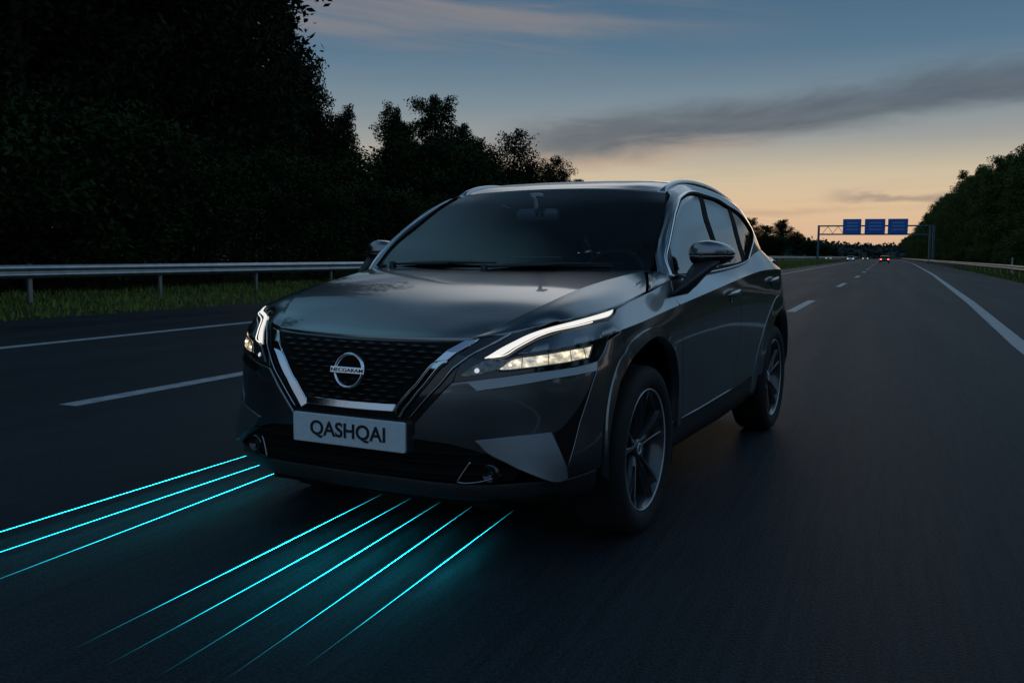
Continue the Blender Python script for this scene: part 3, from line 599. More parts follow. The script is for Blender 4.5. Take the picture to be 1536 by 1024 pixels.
ain = np.array([POLY['chrome_arm'][1][i][:2] for i in (0, 7, 6, 5)]); aou = np.array([POLY['chrome_arm'][1][i][:2] for i in (1, 2, 3, 4)])
def arm_tilt(s, t):
    a = np.interp(t, ain[::-1, 1], ain[::-1, 0]); b = np.interp(t, aou[::-1, 1], aou[::-1, 0]); return .003+.011*min(1, max(0, (s-a)/(b-a+1e-6)))
for sd in (1, -1):
    panel('chrome_strip', ['chrome_top'], CHROME, gs, sd, .010, .012, 0)
    panel('chrome_arm', ['chrome_arm'], CHROME, gs, sd, arm_tilt, .012, 0, .012)
    P = NET_W.ev(np.interp(np.linspace(0, 1, 20), np.linspace(0, 1, 4), ain[:, 0]), np.interp(np.linspace(0, 1, 20), np.linspace(0, 1, 4), ain[:, 1]))
    m = MB(); m.tube([(p[0]*sd, p[1]-.004, p[2]) for p in P], .0040, 6); m.build('chrome_edge', CHROME, gs)
    m = MB(); L = [Vector((p.x*sd, p.y, p.z)) for p in netline('v2', .003)]; m.tube(L, [.0042 if i < 8 else .003 for i in range(len(L))], 6); m.build('outline_trim', SATIN, gs)
# badge
bc = w_at_z = None
w_at.c = (0, 5); bp = w_at(0, .735); by = bp[1]-.012; bz = .735
E_ = empty('badge', (0, by, bz), 0, CAR); E_.rotation_euler = (R_(-10), 0, 0)
m = MB(); ring = []
n = 48; prof = [(-.006, .056), (-.012, .060), (-.0135, .0635), (-.012, .067), (.004, .070)]
m.lathe([(h, r) for h, r in prof], 48, 'y'); m.build('badge_ring', CHROME, E_)
m = MB(); m.lathe([(.010, .0785), (.004, .079), (-.001, .073), (-.0005, .056), (.001, .002)], 48, 'y'); m.build('badge_plate', BLACK_MATT, E_)
m = MB(); m.box((0, -.014, 0), (.158, .010, .025)); m.build('badge_bar', CHROME, E_, bevel=.002)
def text(name, s, size, mat, parent, loc, rot, width=None, ext=.001, height=None):
    cu = bpy.data.curves.new(name, 'FONT'); cu.body = s; cu.size = size; cu.align_x = 'CENTER'; cu.align_y = 'CENTER'; cu.extrude = ext; cu.offset = size*.022
    o = bpy.data.objects.new(name, cu); COL.objects.link(o)
    dg = bpy.context.evaluated_depsgraph_get(); me = bpy.data.meshes.new_from_object(o.evaluated_get(dg)); bpy.data.objects.remove(o)
    xs = [v.co.x for v in me.vertices]; ys = [v.co.y for v in me.vertices]
    cx, cy = (max(xs)+min(xs))/2, (max(ys)+min(ys))/2; fx = width/(max(xs)-min(xs)) if width else 1; fy = height/(max(ys)-min(ys)) if height else fx
    for v in me.vertices: v.co.x = (v.co.x-cx)*fx; v.co.y = (v.co.y-cy)*fy
    me.materials.clear(); o = link(name, me, mat, parent, loc); o.rotation_euler = rot
    return o
text('badge_lettering', 'NECGARAM', .02, PLATE_INK, E_, (0, -.0195, 0), (R_(90), 0, 0), .148, .0006, .014)
# number plate
PL = empty('license_plate', (0, -.9035, .503), 0, CAR)
def rounded(w, h, r, y, n=6):
    return [(sx*(w/2-r)+r*math.cos(a), y, sz*(h/2-r)+r*math.sin(a)) for sx, sz, a0 in ((1, 1, 0), (-1, 1, 90), (-1, -1, 180), (1, -1, 270)) for a in [R_(a0+90*i/n) for i in range(n+1)]]
m = MB(); m.loft([rounded(.524, .114, .008, .012), rounded(.524, .114, .008, -.002), rounded(.519, .109, .007, -.004)], True, False); m.build('plate_face', PLATE_WHITE, PL)
m = MB(); m.loft([rounded(.56, .128, .012, .030), rounded(.54, .120, .012, .006)], True, False); m.build('plate_holder', BLACK_PLASTIC, PL)
text('plate_lettering', 'QASHQAI', .08, PLATE_INK, PL, (0, -.0055, -.002), (R_(90), 0, 0), .352, .0006, .068)
# lower intake, lip
it = panel('lower_grille', 'intake', BLACK_MATT, CAR, 0, -.012, .04, 0)
m = MB()
for z in (.375, .415, .452):
    pts = []
    for x in np.linspace(-.60, .60, 25):
        w_at.c = (abs(x)/.18, 2); p = w_at(x, z); pts.append((x, p[1]+.004, z))
    m.tube(pts, .0065, 6, ell=(1.6, .7))
m.build('intake_slat', BLACK_MATT, it)
panel('front_lip', 'lip', BLACK_PLASTIC, CAR, 0, lambda s, t: .004+.014*max(0, (1.45-t)), .02, 0)
panel('under_lip', 'under_lip', BLACK_PLASTIC, CAR, 0, .002, .02, 0)
for sd in (1, -1):
    L = netline('fog_v', .006); L = [Vector((p.x*sd, p.y, p.z)) for p in L]
    m = MB(); m.tube(L, [.006-.003*i/len(L) for i in range(len(L))], 6); m.build('fog_lamp_trim', DARK_CHROME, CAR)
    w_at.c = (3, 2); p = w_at(.56, .39)
    m = MB(); m.lathe([(.004, .001), (.003, .024), (-.004, .028), (-.006, .032), (.01, .036)], 28, 'y', (sd*.56, p[1]-.012, .383)); m.build('fog_lamp', BLACK_GLOSS, CAR)
# headlights
DRL = em('running_light', (1.0, .94, .84), .72, (.5, .5, .5)); DRL_THIN = em('running_light_edge', (1, .95, .86), .85, (.6, .6, .6))
def lamp_mat():
    m, nt, b = new_mat('lamp_reflector')
    b.inputs['Metallic'].default_value = 1; b.inputs['Base Color'].default_value = (.55, .52, .46, 1); b.inputs['Roughness'].default_value = .2
    tc = nt.nodes.new('ShaderNodeTexCoord'); mp = nt.nodes.new('ShaderNodeMapping'); mp.inputs['Scale'].default_value = (14, 14, 20)
    nt.links.new(tc.outputs['Object'], mp.inputs['Vector'])
    v = nt.nodes.new('ShaderNodeTexNoise'); v.inputs['Scale'].default_value = 1.6; v.inputs['Detail'].default_value = 5; v.inputs['Roughness'].default_value = .65
    nt.links.new(mp.outputs[0], v.inputs['Vector'])
    r = nt.nodes.new('ShaderNodeValToRGB'); r.color_ramp.elements[0].position = .36; r.color_ramp.elements[0].color = (.09, .07, .045, 1)
    r.color_ramp.elements[1].position = .68; r.color_ramp.elements[1].color = (1, .88, .60, 1); e = r.color_ramp.elements.new(.52); e.color = (.36, .29, .18, 1)
    nt.links.new(v.outputs['Fac'], r.inputs['Fac']); nt.links.new(r.outputs['Color'], b.inputs['Emission Color']); b.inputs['Emission Strength'].default_value = 1.3
    return m
LAMP = lamp_mat(); BULB = em('lamp_bulb', (1, .88, .62), 3.0); SMOKE = pm('smoked_lens', (.13, .125, .11), .22, metal=.7, coat=1, var=(60, .3, 1.5))
for sd in (1, -1):
    hl = panel('headlight', 'lamp_base', BLACK_GLOSS, CAR, sd, -.003, .02, 0)
    panel('running_light', 'drl', DRL, hl, sd, .004, .008, 0)
    m = MB(); m.tube([Vector((p.x*sd, p.y, p.z)) for p in netline('drl2', .004)], .0022, 6); m.build('running_light_edge', DRL_THIN, hl)
    panel('lamp_reflector', 'lamp', LAMP, hl, sd, .0005, .004, 0, .02, .0006)
    panel('turn_lens', 'lamp_in', SMOKE, hl, sd, .002, .004, 0, .02)
    s0, t0 = POLY['lamp_in'][1][0][0]*.55+POLY['lamp_in'][1][5][0]*.45, POLY['lamp_in'][1][6][1]*.8+POLY['lamp_in'][1][2][1]*.2; P = NET_W.ev([s0], [t0])[0]
    m = MB(); m.lathe([(-.008, .0001), (-.007, .004), (-.003, .008), (.003, .011)], 16, 'y', (P[0]*sd, P[1], P[2])); m.build('side_bulb', em('side_bulb', (.8, .9, 1), .6), hl)
    # raised frame and cell dividers of the main beam
    L = [Vector((p.x*sd, p.y, p.z)) for p in netline('lamp', .004, 6, True)]
    m = MB(); m.tube(L, .0032, 6, closed=True); m.build('lamp_frame', DARK_CHROME, hl)
    pts = POLY['lamp'][1]; smin = min(p[0] for p in pts); smax = max(p[0] for p in pts)
    ol = outline(pts, 6)
    for u in (.20, .45, .70, .88):
        s = smin+(smax-smin)*u; ts = []
        for i in range(len(ol)):
            a, b = ol[i-1], ol[i]
            if (a[0]-s)*(b[0]-s) < 0: ts.append(a[1]+(b[1]-a[1])*(s-a[0])/(b[0]-a[0]))
        if len(ts) >= 2:
            t0, t1 = min(ts), max(ts); S = np.full(5, s); T = np.linspace(t0, t1, 5); P = NET_W.ev(S, T)+NET_W.nrm(S, T)*.002
            m = MB(); m.tube([(p[0]*sd, p[1], p[2]) for p in P], .0016, 6); m.build('lamp_divider', DARK_CHROME, hl)
        s2 = s-.1*(smax-smin); P = NET_W.ev([s2], [(t0+t1)/2])[0]+NET_W.nrm([s2], [(t0+t1)/2])[0]*.003
        if u < .7: bl = MB(); bl.lathe([(-.003, .0001), (-.002, .003), (.001, .005)], 16, 'y', (P[0]*sd, P[1], P[2])); bl.build('bulb', BULB, hl)
# windscreen and what lies behind it
ws = panel('windscreen', [full('G', 0, 4, 0, 4, 8)], GLASS_WS, CAR, 0, .001, .004, .002, .05)
frit = panel('screen_border', [full('G', 0, 4, 0, .22, 8)], BLACK_GLOSS, ws, 0, -.003, .003, 0, .05)
panel('screen_border', [full('G', 0, 4, 3.9, 4, 8)], BLACK_GLOSS, ws, 0, -.003, .003, 0, .05)
for sd in (1, -1): panel('screen_border', [full('G', 3.78, 4, .2, 4, 8)], BLACK_GLOSS, ws, sd, -.0035, .003, 0, .05)
m = MB(); EDG = NET_G.ev(np.full(20, 4.0), np.linspace(0, 4, 20))
for sd in (1, -1): m = MB(); m.tube([(sd*p[0], p[1]-.004, p[2]+.004) for p in EDG], .006, 6); m.build('screen_seal', BLACK_MATT, ws)
def on_ws(x, t, off=.012):
    N = NETS['G']; best = min(np.linspace(0, 4, 81), key=lambda s: abs(N.ev([s], [t])[0][0]-abs(x)))
    p = N.ev([best], [t])[0]+N.nrm([best], [t])[0]*off; return (math.copysign(p[0], x) if x else 0, p[1], p[2])
for nm, a, b in (('wiper', -.62, .02), ('wiper', -.02, .58)):
    m = MB(); L = [on_ws(a+(b-a)*u, .10+.16*u+.05*math.sin(math.pi*u), .012) for u in np.linspace(0, 1, 14)]
    m.tube(L, [.004+.007*math.sin(math.pi*min(1, u*1.1+.05)) for u in np.linspace(0, .9, 14)], 6)
    L2 = [on_ws(a+(b-a)*u, .04+.17*u, .022) for u in np.linspace(0, .6, 8)]
    m.tube(L2, .007, 6); m.lathe([(.0, .018), (.03, .016), (.034, .0)], 14, 'z', (a, on_ws(a, .02)[1], on_ws(a, .02)[2]-.01)); m.build(nm, BLACK_PLASTIC, CAR)
# cabin
panel('headliner', [full('U', 0.02, 7, 3.7, 7, 8)], FABRIC, CAR, 0, -.03, .002, 0, .06)
for sd in (1, -1): panel('pillar_lining', 'pillar', FABRIC, CAR, sd, -.022, .002, 0, .05)
m = MB(); prof = [(.24, 1.085), (.50, 1.10), (.72, 1.085), (.80, 1.02), (.82, .85), (.80, .6)]
m.loft([[(x, y+(.13 if abs(x) > .6 else 0), z) for y, z in prof]+[(x, .3, .6)] for x in (-.74, -.5, 0, .5, .74)], True, False); dash = m.build('dashboard', BLACK_PLASTIC, CAR)
m = MB(); m.box((.36, .60, 1.115), (.34, .20, .05)); m.build('instrument_hood', BLACK_PLASTIC, dash, bevel=.02)
m = MB(); m.box((.02, .70, 1.09), (.30, .02, .16)); m.build('centre_screen', BLACK_GLOSS, dash, bevel=.006)
for x in (.37, -.37):
    S = empty('seat', (x, 1.35, .55), 0, CAR)
    m = MB(); m.loft([rounded(.50, .16, .05, y) for y in (-.28, .22)]); m.build('seat_cushion', FABRIC, S, bevel=.03)
    m = MB(); rings = []
    for u, w, th in ((0, .46, .14), (.3, .50, .15), (.6, .50, .14), (.85, .42, .11), (1, .32, .08)):
        c = Vector((0, .22+.20*u, .05+.62*u)); rings.append([(c.x+w/2*math.cos(a), c.y+th/2*math.sin(a)*.9, c.z+th*.1*math.sin(a)) for a in [2*math.pi*i/20 for i in range(20)]])
    m.loft(rings); m.build('backrest', FABRIC, S)
    m = MB(); rings = []
    for u, w in ((0, .20), (.2, .27), (.8, .26), (1, .18)):
        rings.append([(w/2*math.cos(a), .45+.03*u+.055*math.sin(a), .72+.19*u) for a in [2*math.pi*i/20 for i in range(20)]])
    m.loft(rings); m.tube([(.06, .43, .62), (.06, .45, .74)], .008); m.tube([(-.06, .43, .62), (-.06, .45, .74)], .008); m.build('headrest', FABRIC, S)
m = MB(); m.box((0, 2.25, .75), (1.3, .2, .55)); m.box((0, 2.0, .52), (1.3, .55, .2)); m.build('rear_seat', FABRIC, CAR, bevel=.05)
m = MB(); m.box((0, 1.3, .40), (1.5, 2.6, .06)); m.box((0, .12, .62), (1.05, .06, .75)); m.box((0, 2.9, .7), (1.1, .06, .7)); m.box((0, 1.3, .235), (1.1, 4.0, .03)); m.build('cabin_floor', BLACK_MATT, CAR)
SW = empty('steering_wheel', (.37, .90, 1.03), 0, CAR); SW.rotation_euler = (R_(-24), 0, 0)
m = MB(); m.tube([(.185*math.cos(a), 0, .185*math.sin(a)) for a in [2*math.pi*i/40 for i in range(40)]], .016, 10, closed=True); m.build('wheel_rim', FABRIC, SW)
m = MB(); m.lathe([(-.02, .0), (-.02, .06), (.02, .075), (.05, .06)], 24, 'y'); m.box((.11, 0, 0), (.16, .02, .04)); m.box((-.11, 0, 0), (.16, .02, .04)); m.box((0, 0, -.11), (.05, .02, .16)); m.build('wheel_hub', BLACK_PLASTIC, SW)
MI = empty('interior_mirror', (0, .76, 1.385), 0, CAR)
m = MB(); m.loft([rounded(.24, .062, .025, -.02), rounded(.25, .072, .03, .0), rounded(.24, .066, .028, .014)]); m.build('mirror_case', pm('mirror_case_grey', (.26, .29, .32), .35), MI)
m = MB(); m.tube([(0, -.02, .01), (0, -.03, .06), (0, -.05, .10)], .012); m.box((0, -.02, .105), (.05, .06, .02)); m.build('mirror_mount', bpy.data.materials['mirror_case_grey'], MI, bevel=.008)
# door mirrors
def wing(sd):
    W_ = empty('wing_mirror', (0, 0, 0), 0, CAR)
    cx, cy, cz = .957, .705, 1.192
    def shell(z0, z1, grow=1.0):
        rings = []
        for v in np.linspace(-1, 1, 17):
            # v: outward along the housing
            x = cx+.110*v
            k = (1-abs(v)**3.2)**.5 if abs(v) < 1 else 0
            top = cz+.062*k*(1-.30*max(0, v)-.10*max(0, -v)); lo = cz-.066*k*(1-.25*max(0, v))
            front = cy-.12*k*(1-.45*max(0, v)**1.5); back = cy+.055*k+.012*v
            ring = []
            for a in [2*math.pi*i/28 for i in range(28)]:
                c_, s_ = math.cos(a), math.sin(a); e = .75
                yy = (front+back)/2+(back-front)/2*math.copysign(abs(c_)**e, c_); zz = (top+lo)/2+(top-lo)/2*math.copysign(abs(s_)**e, s_)
                zz = min(max(zz, cz+z0), cz+z1)
                ring.append((sd*(cx+(x-cx)*grow), cy+(yy-cy)*grow, cz+(zz-cz)))
            rings.append(ring)
        return rings
    m = MB(); m.loft(shell(-.012, .2)); m.build('mirror_cap', PAINT, W_)
    m = MB(); m.loft(shell(-.2, -.0135, .985)); m.build('mirror_base', BLACK_GLOSS, W_)
    m = MB(); m.loft([[(sd*(x+r*math.cos(a)*.85), y+r2*math.sin(a), z+.012*math.cos(a)) for a in [2*math.pi*i/14 for i in range(14)]] for x, y, z, r, r2 in ((.880, .42, .995, .025, .14), (.905, .46, 1.03, .038, .13), (.918, .53, 1.07, .052, .115), (.935, .61, 1.115, .075, .10), (.950, .67, 1.150, .090, .085))]); m.build('mirror_stalk', BLACK_PLASTIC, W_)
    m = MB(); m.box((sd*.957, .757, 1.190), (.16, .004, .085)); m.build('mirror_glass', CHROME, W_, bevel=.002)
wing(1); wing(-1)
# wheels
def wheel():
    W_ = empty('wheel', (0, 0, 0), 0, CAR)
    m = MB(); R0 = .3575
    prof = [(.075, .256), (.098, .258), (.110, .275), (.1175, .300), (.116, .322), (.108, .340), (.094, .3515), (.080, .3565)]
    tread = []
    for i in range(13):
        x = .08-.16*i/12; tread.append((x, R0-(.007 if i in (3, 6, 9) else 0)-.002*(x/.08)**2))
    m.lathe(prof+tread[1:-1]+[(-h, r) for h, r in prof[::-1]], 96); m.build('tyre', RUBBER, W_)
    m = MB(); m.lathe([(.099, .2535), (.1035, .2552), (.1035, .2582), (.098, .260)], 96); m.build('rim_lip', LIP, W_)
    m = MB(); m.lathe([(.0995, .2540), (.085, .2440), (.06, .236), (.02, .225), (-.09, .23), (-.09, .2)], 96)
    sp = MB()
    for k in range(5):
        a0 = 2*math.pi*k/5+R_(90)
        def P(r, w, x): # point at radius r, sideways w
            return (x, r*math.cos(a0)-w*math.sin(a0), r*math.sin(a0)+w*math.cos(a0))
        for sgn in (1, -1):
            st = [(.035, .004, .020, .060), (.09, .006, .030, .074), (.15, .014, .042, .084), (.21, .026, .060, .092), (.247, .036, .078, .096)]
            rings = []
            for r, w0, w1, x in st: rings.append([P(r, sgn*w0, x-.004), P(r, sgn*(w0+.004), x), P(r, sgn*(w1-.006), x-.006), P(r, sgn*w1, x-.022), P(r, sgn*w1, x-.045), P(r, sgn*w0, x-.045)])
            sp.loft(rings, True, False)
        cut = MB()
        for sgn in (1, -1):
            rings = [[P(r, sgn*(w0+.0035), x+.0015), P(r, sgn*(w0+.7*(w1-w0)), x-.0025), P(r, sgn*(w0+.7*(w1-w0)), x-.008), P(r, sgn*(w0+.0035), x-.003)] for r, w0, w1, x in st[1:]]
            cut.loft(rings, True, False)
        sp_cut.merge(cut) if k else None
        if k == 0: sp_cut = cut
    m.merge(sp); m.build('rim', RIM_BLACK, W_)
    sp_cut.build('spoke_face', DARK_CHROME, W_)
    m = MB(); m.lathe([(.050, .045), (.066, .040), (.070, .030), (.072, .0)], 28); m.build('hub_cap', RIM_BLACK, W_)
    m = MB(); m.lathe([(.0700, .026), (.0735, .024), (.0735, .019), (.0700, .017)], 28); m.build('hub_ring', LIP, W_)
    m = MB(); m.lathe([(.01, .05), (.01, .16), (.035, .165), (.035, .05)], 40); m.build('brake_disc', DARK_CHROME, W_)
    return W_
w0 = wheel(); w0.location = (.782, 0, .357)
for x, y, a in ((.782, 2.665, 12), (-.782, 0, 35), (-.782, 2.665, 50)):
    w = copy_tree(w0, CAR); w.location = (x, y, .357)
    w.rotation_euler = (R_(a), 0, 0 if x > 0 else math.pi)
# ------------------------------------------------------------------ camera
cd = bpy.data.cameras.new('camera'); cam = bpy.data.objects.new('camera', cd); COL.objects.link(cam); scene.camera = cam
cd.sensor_width = 36; cd.lens = CAM_F/1536*36; cd.clip_end = 6000; cd.clip_start = .05
M_ = Matrix(CAM_M).to_4x4(); M_.translation = Vector((0, 0, CAM_H)); cam.matrix_world = M_
# ------------------------------------------------------------------ sky, sun
SUN_AZ, SUN_EL = R_(-9), R_(1.0)
w = bpy.data.worlds.new('World'); scene.world = w; w.use_nodes = True; nt = w.node_tree; nt.nodes.clear()
Nn = lambda t: nt.nodes.new(t)
lk = nt.links.new
def mth(op, a, b=None, c=None):
    n = Nn('ShaderNodeMath'); n.operation = op
    for i, v in enumerate((a, b, c)):
        if v is None: continue
        if isinstance(v, (int, float)): n.inputs[i].default_value = v
        else: lk(v, n.inputs[i])
    return n.outputs[0]
def ramp(f, stops, interp='LINEAR'):
    r = Nn('ShaderNodeValToRGB'); cr = r.color_ramp; cr.interpolation = interp
    while len(cr.elements) < len(stops): cr.elements.new(.5)
    for e, (p, c) in zip(cr.elements, stops): e.position = p; e.color = (*[((x/255)/12.92 if x/255 < .04045 else ((x/255+.055)/1.055)**2.4) for x in c], 1)
    lk(f, r.inputs['Fac']); return r.outputs['Color']
def mixc(f, a, b, blend='MIX'):
    n = Nn('ShaderNodeMix'); n.data_type = 'RGBA'; n.blend_type = blend
    if isinstance(f, (int, float)): n.inputs[0].default_value = f
    else: lk(f, n.inputs[0])
    for i, v in ((6, a), (7, b)):
        if isinstance(v, tuple): n.inputs[i].default_value = v
        else: lk(v, n.inputs[i])
    return n.outputs[2]
tc = Nn('ShaderNodeTexCoord'); sx = Nn('ShaderNodeSeparateXYZ'); lk(tc.outputs['Generated'], sx.inputs[0])
X, Y, Z = sx.outputs
el = mth('ARCSINE', mth('MINIMUM', mth('MAXIMUM', Z, -1), 1)); az = mth('ARCTAN2', X, Y)
eld = mth('MULTIPLY', el, 180/math.pi); azd = mth('MULTIPLY', az, 180/math.pi)
e01 = mth('DIVIDE', mth('MAXIMUM', eld, 0.0), 90.0)
k = 1/90.
warm = ramp(e01, [(0, (196, 158, 132)), (1.0*k, (206, 170, 138)), (3.0*k, (207, 178, 144)), (4.8*k, (192, 177, 151)), (6.8*k, (146, 148, 145)), (9.0*k, (116, 132, 142)), (12*k, (82, 110, 131)), (16*k, (65, 95, 120)), (30*k, (66, 92, 114)), (40*k, (56, 80, 102)), (51*k, (32, 50, 68)), (72*k, (34, 52, 72)), (90*k, (44, 64, 86))])
cool = ramp(e01, [(0, (122, 136, 148)), (8*k, (124, 144, 162)), (25*k, (112, 142, 168)), (52*k, (98, 134, 170)), (72*k, (68, 98, 130)), (90*k, (44, 64, 86))])
dot = mth('DIVIDE', mth('ADD', mth('MULTIPLY', X, math.sin(SUN_AZ)), mth('MULTIPLY', Y, math.cos(SUN_AZ))), mth('MAXIMUM', mth('SQRT', mth('ADD', mth('MULTIPLY', X, X), mth('MULTIPLY', Y, Y))), .02))
mr = Nn('ShaderNodeMapRange'); mr.inputs['From Min'].default_value = -.45; mr.inputs['From Max'].default_value = .85; mr.interpolation_type = 'SMOOTHSTEP'; lk(dot, mr.inputs['Value'])
sky = mixc(mr.outputs[0], cool, warm)
# cloud streaks: noise over azimuth and elevation, stretched along the horizon
def streak(sa, se, seed, lo, hi, tilt=0.0):
    cv = Nn('ShaderNodeCombineXYZ'); lk(mth('MULTIPLY', azd, sa), cv.inputs[0]); lk(mth('MULTIPLY', mth('ADD', eld, mth('MULTIPLY', azd, tilt)), se), cv.inputs[1]); cv.inputs[2].default_value = seed
    n = Nn('ShaderNodeTexNoise'); n.inputs['Scale'].default_value = 1; n.inputs['Detail'].default_value = 6; n.inputs['Roughness'].default_value = .58; n.inputs['Distortion'].default_value = .4
    lk(cv.outputs[0], n.inputs['Vector'])
    m = Nn('ShaderNodeMapRange'); m.interpolation_type = 'SMOOTHSTEP'; m.inputs['From Min'].default_value = lo; m.inputs['From Max'].default_value = hi; lk(n.outputs['Fac'], m.inputs['Value'])
    return m.outputs[0]
def band(c_el, slope, half, soft, a0, a1, asoft=3.0):
    """soft mask of a long cloud lying at elevation c_el + slope*azimuth, from azimuth a0 to a1"""
    wv = streak(.12, .5, 3.7, 0, 1); ctr = mth('ADD', mth('MULTIPLY', azd, slope), c_el)
    d = mth('ABSOLUTE', mth('SUBTRACT', mth('ADD', eld, mth('MULTIPLY', mth('SUBTRACT', wv, .5), 1.6)), ctr))
    m = Nn('ShaderNodeMapRange'); m.interpolation_type = 'SMOOTHSTEP'; m.inputs['From Min'].default_value = half+soft; m.inputs['From Max'].default_value = half-soft*.6; lk(d, m.inputs['Value'])
    def edge(a, b):
        q = Nn('ShaderNodeMapRange'); q.interpolation_type = 'SMOOTHSTEP'; q.inputs['From Min'].default_value = a; q.inputs['From Max'].default_value = b; lk(azd, q.inputs['Value']); return q.outputs[0]
    return mth('MULTIPLY', mth('MULTIPLY', m.outputs[0], edge(a0-asoft, a0+asoft)), edge(a1+asoft, a1-asoft))
big = mth('MULTIPLY', band(8.85, .105, .85, 1.0, -22, 30, 4), mth('ADD', .78, mth('MULTIPLY', streak(.16, .9, 9.1, .3, .7, -.095), .22)))
sky = mixc(mth('MULTIPLY', big, .78), sky, (.068, .082, .106, 1))
glowb = band(7.4, .095, .25, .7, -24, -8, 4)
sky = mixc(mth('MULTIPLY', glowb, .35), sky, (.48, .30, .20, 1))
low = band(3.4, .02, .16, .2, -2.6, 6, 1.6)
sky = mixc(mth('MULTIPLY', low, .5), sky, (.17, .14, .15, 1))
low2 = band(2.75, -.01, .10, .25, -14, -2, 4)
sky = mixc(mth('MULTIPLY', low2, .28), sky, (.25, .17, .14, 1))
# high veil, upper left of the road
veil_m = Nn('ShaderNodeMapRange'); veil_m.interpolation_type = 'SMOOTHSTEP'; veil_m.inputs['From Min'].default_value = 10.5; veil_m.inputs['From Max'].default_value = 14; lk(eld, veil_m.inputs['Value'])
vl2 = Nn('ShaderNodeMapRange'); vl2.interpolation_type = 'SMOOTHSTEP'; vl2.inputs['From Min'].default_value = 30; vl2.inputs['From Max'].default_value = 19; lk(eld, vl2.inputs['Value'])
vl3 = Nn('ShaderNodeMapRange'); vl3.interpolation_type = 'SMOOTHSTEP'; vl3.inputs['From Min'].default_value = -2; vl3.inputs['From Max'].default_value = -22; lk(azd, vl3.inputs['Value'])
vmask = mth('MULTIPLY', mth('MULTIPLY', veil_m.outputs[0], vl2.outputs[0]), vl3.outputs[0])
veil = mth('MULTIPLY', mth('MULTIPLY', streak(.055, .55, 1.3, .36, .68, .10), vmask), .75)
sky = mixc(veil, sky, (.225, .205, .21, 1))
fine = mth('MULTIPLY', mth('MULTIPLY', streak(.09, 1.1, 5.2, .5, .8, -.05), vl2.outputs[0]), .16)
sky = mixc(fine, sky, (.14, .15, .18, 1))
# bright patches added out of view, mirrored as highlights in bodywork and glass
def box_(f, a, b, c, d):
    q = []
    for u, v in ((a, b), (d, c)):
        n = Nn('ShaderNodeMapRange'); n.interpolation_type = 'SMOOTHSTEP'; n.inputs['From Min'].default_value = u; n.inputs['From Max'].default_value = v; lk(f, n.inputs['Value']); q.append(n.outputs[0])
    return mth('MULTIPLY', q[0], q[1])
refl_hood = mth('MULTIPLY', box_(eld, 16.5, 21, 27, 38), box_(azd, -38, -20, 50, 95))
sky = mixc(mth('MULTIPLY', refl_hood, .95), sky, (.76, .78, .80, 1))
refl_flank = mth('MULTIPLY', box_(eld, 5, 12, 26, 46), box_(azd, 8.5, 16, 70, 110))
sky = mixc(mth('MULTIPLY', refl_flank, .8), sky, (.17, .32, .48, 1))
refl_screen = mth('MULTIPLY', box_(eld, 24, 38, 52, 72), box_(azd, -150, -95, -54, -36))
sky = mixc(mth('MULTIPLY', refl_screen, .85), sky, (.13, .30, .42, 1))
refl_hood_side = mth('MULTIPLY', box_(eld, 17, 23, 42, 54), box_(azd, -18, -4, 60, 95))
sky = mixc(mth('MULTIPLY', refl_hood_side, .7), sky, (.22, .36, .50, 1))
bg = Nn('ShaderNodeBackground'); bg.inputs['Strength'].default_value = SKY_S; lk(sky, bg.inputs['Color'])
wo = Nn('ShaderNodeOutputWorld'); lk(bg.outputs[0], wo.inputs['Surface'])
ld = bpy.data.lights.new('sun', 'SUN'); ld.energy = .05; ld.angle = R_(12); ld.color = (1, .72, .48)
so = bpy.data.objects.new('sun', ld); COL.objects.link(so)
so.rotation_euler = Vector((math.sin(SUN_AZ)*math.cos(R_(3)), math.cos(SUN_AZ)*math.cos(R_(3)), math.sin(R_(3)))).to_track_quat('Z', 'Y').to_euler()
# ------------------------------------------------------------------ ground, road, markings
def lerp_tab(tab, y):
    if y <= tab[0][0]: return tab[0][1]
    for (a, u), (b, v) in zip(tab[:-1], tab[1:]):
        if y <= b: t = (y-a)/(b-a); t = t*t*(3-2*t); return u+(v-u)*t
    return tab[-1][1]
def lin_tab(tab, y):
    if y <= tab[0][0]: return tab[0][1]
    for (a, u), (b, v) in zip(tab[:-1], tab[1:]):
        if y <= b: return u+(v-u)*(y-a)/(b-a)
    return tab[-1][1]
LSOL = lambda y: lerp_tab([(15, -9.82), (62, -6.2), (140, -6.5), (800, -9)], y)
RSOL = lambda y: lin_tab([(-20, 1.45), (13, 1.76), (27, 2.22), (70, 3.3), (200, 5.6), (500, 6.8), (1200, 8.5)], y)
D1 = lambda y: lin_tab([(-20, -1.86), (20, -1.78), (64, -1.3), (240, -1.15), (600, .5), (1200, .5)], y)
LEDGE = lambda y: lerp_tab([(16, -13.5), (90, -8.2), (200, -9), (800, -12)], y)
REDGE = lambda y: RSOL(y)+3.4
LRAIL = lambda y: lerp_tab([(20, -17.6), (110, -13.2), (230, -12.6), (800, -16)], y)
RRAIL = lambda y: lin_tab([(-20, 5.9), (30, 6.5), (70, 7.9), (200, 8.5), (400, 9.6), (800, 11.5), (1300, 14)], y)
ys = [-30, -20, -12, -6, 0, 4, 8, 12, 16, 20, 26, 32, 40, 50, 62, 75, 90, 110, 140, 180, 230, 300, 400, 550, 800, 1200]
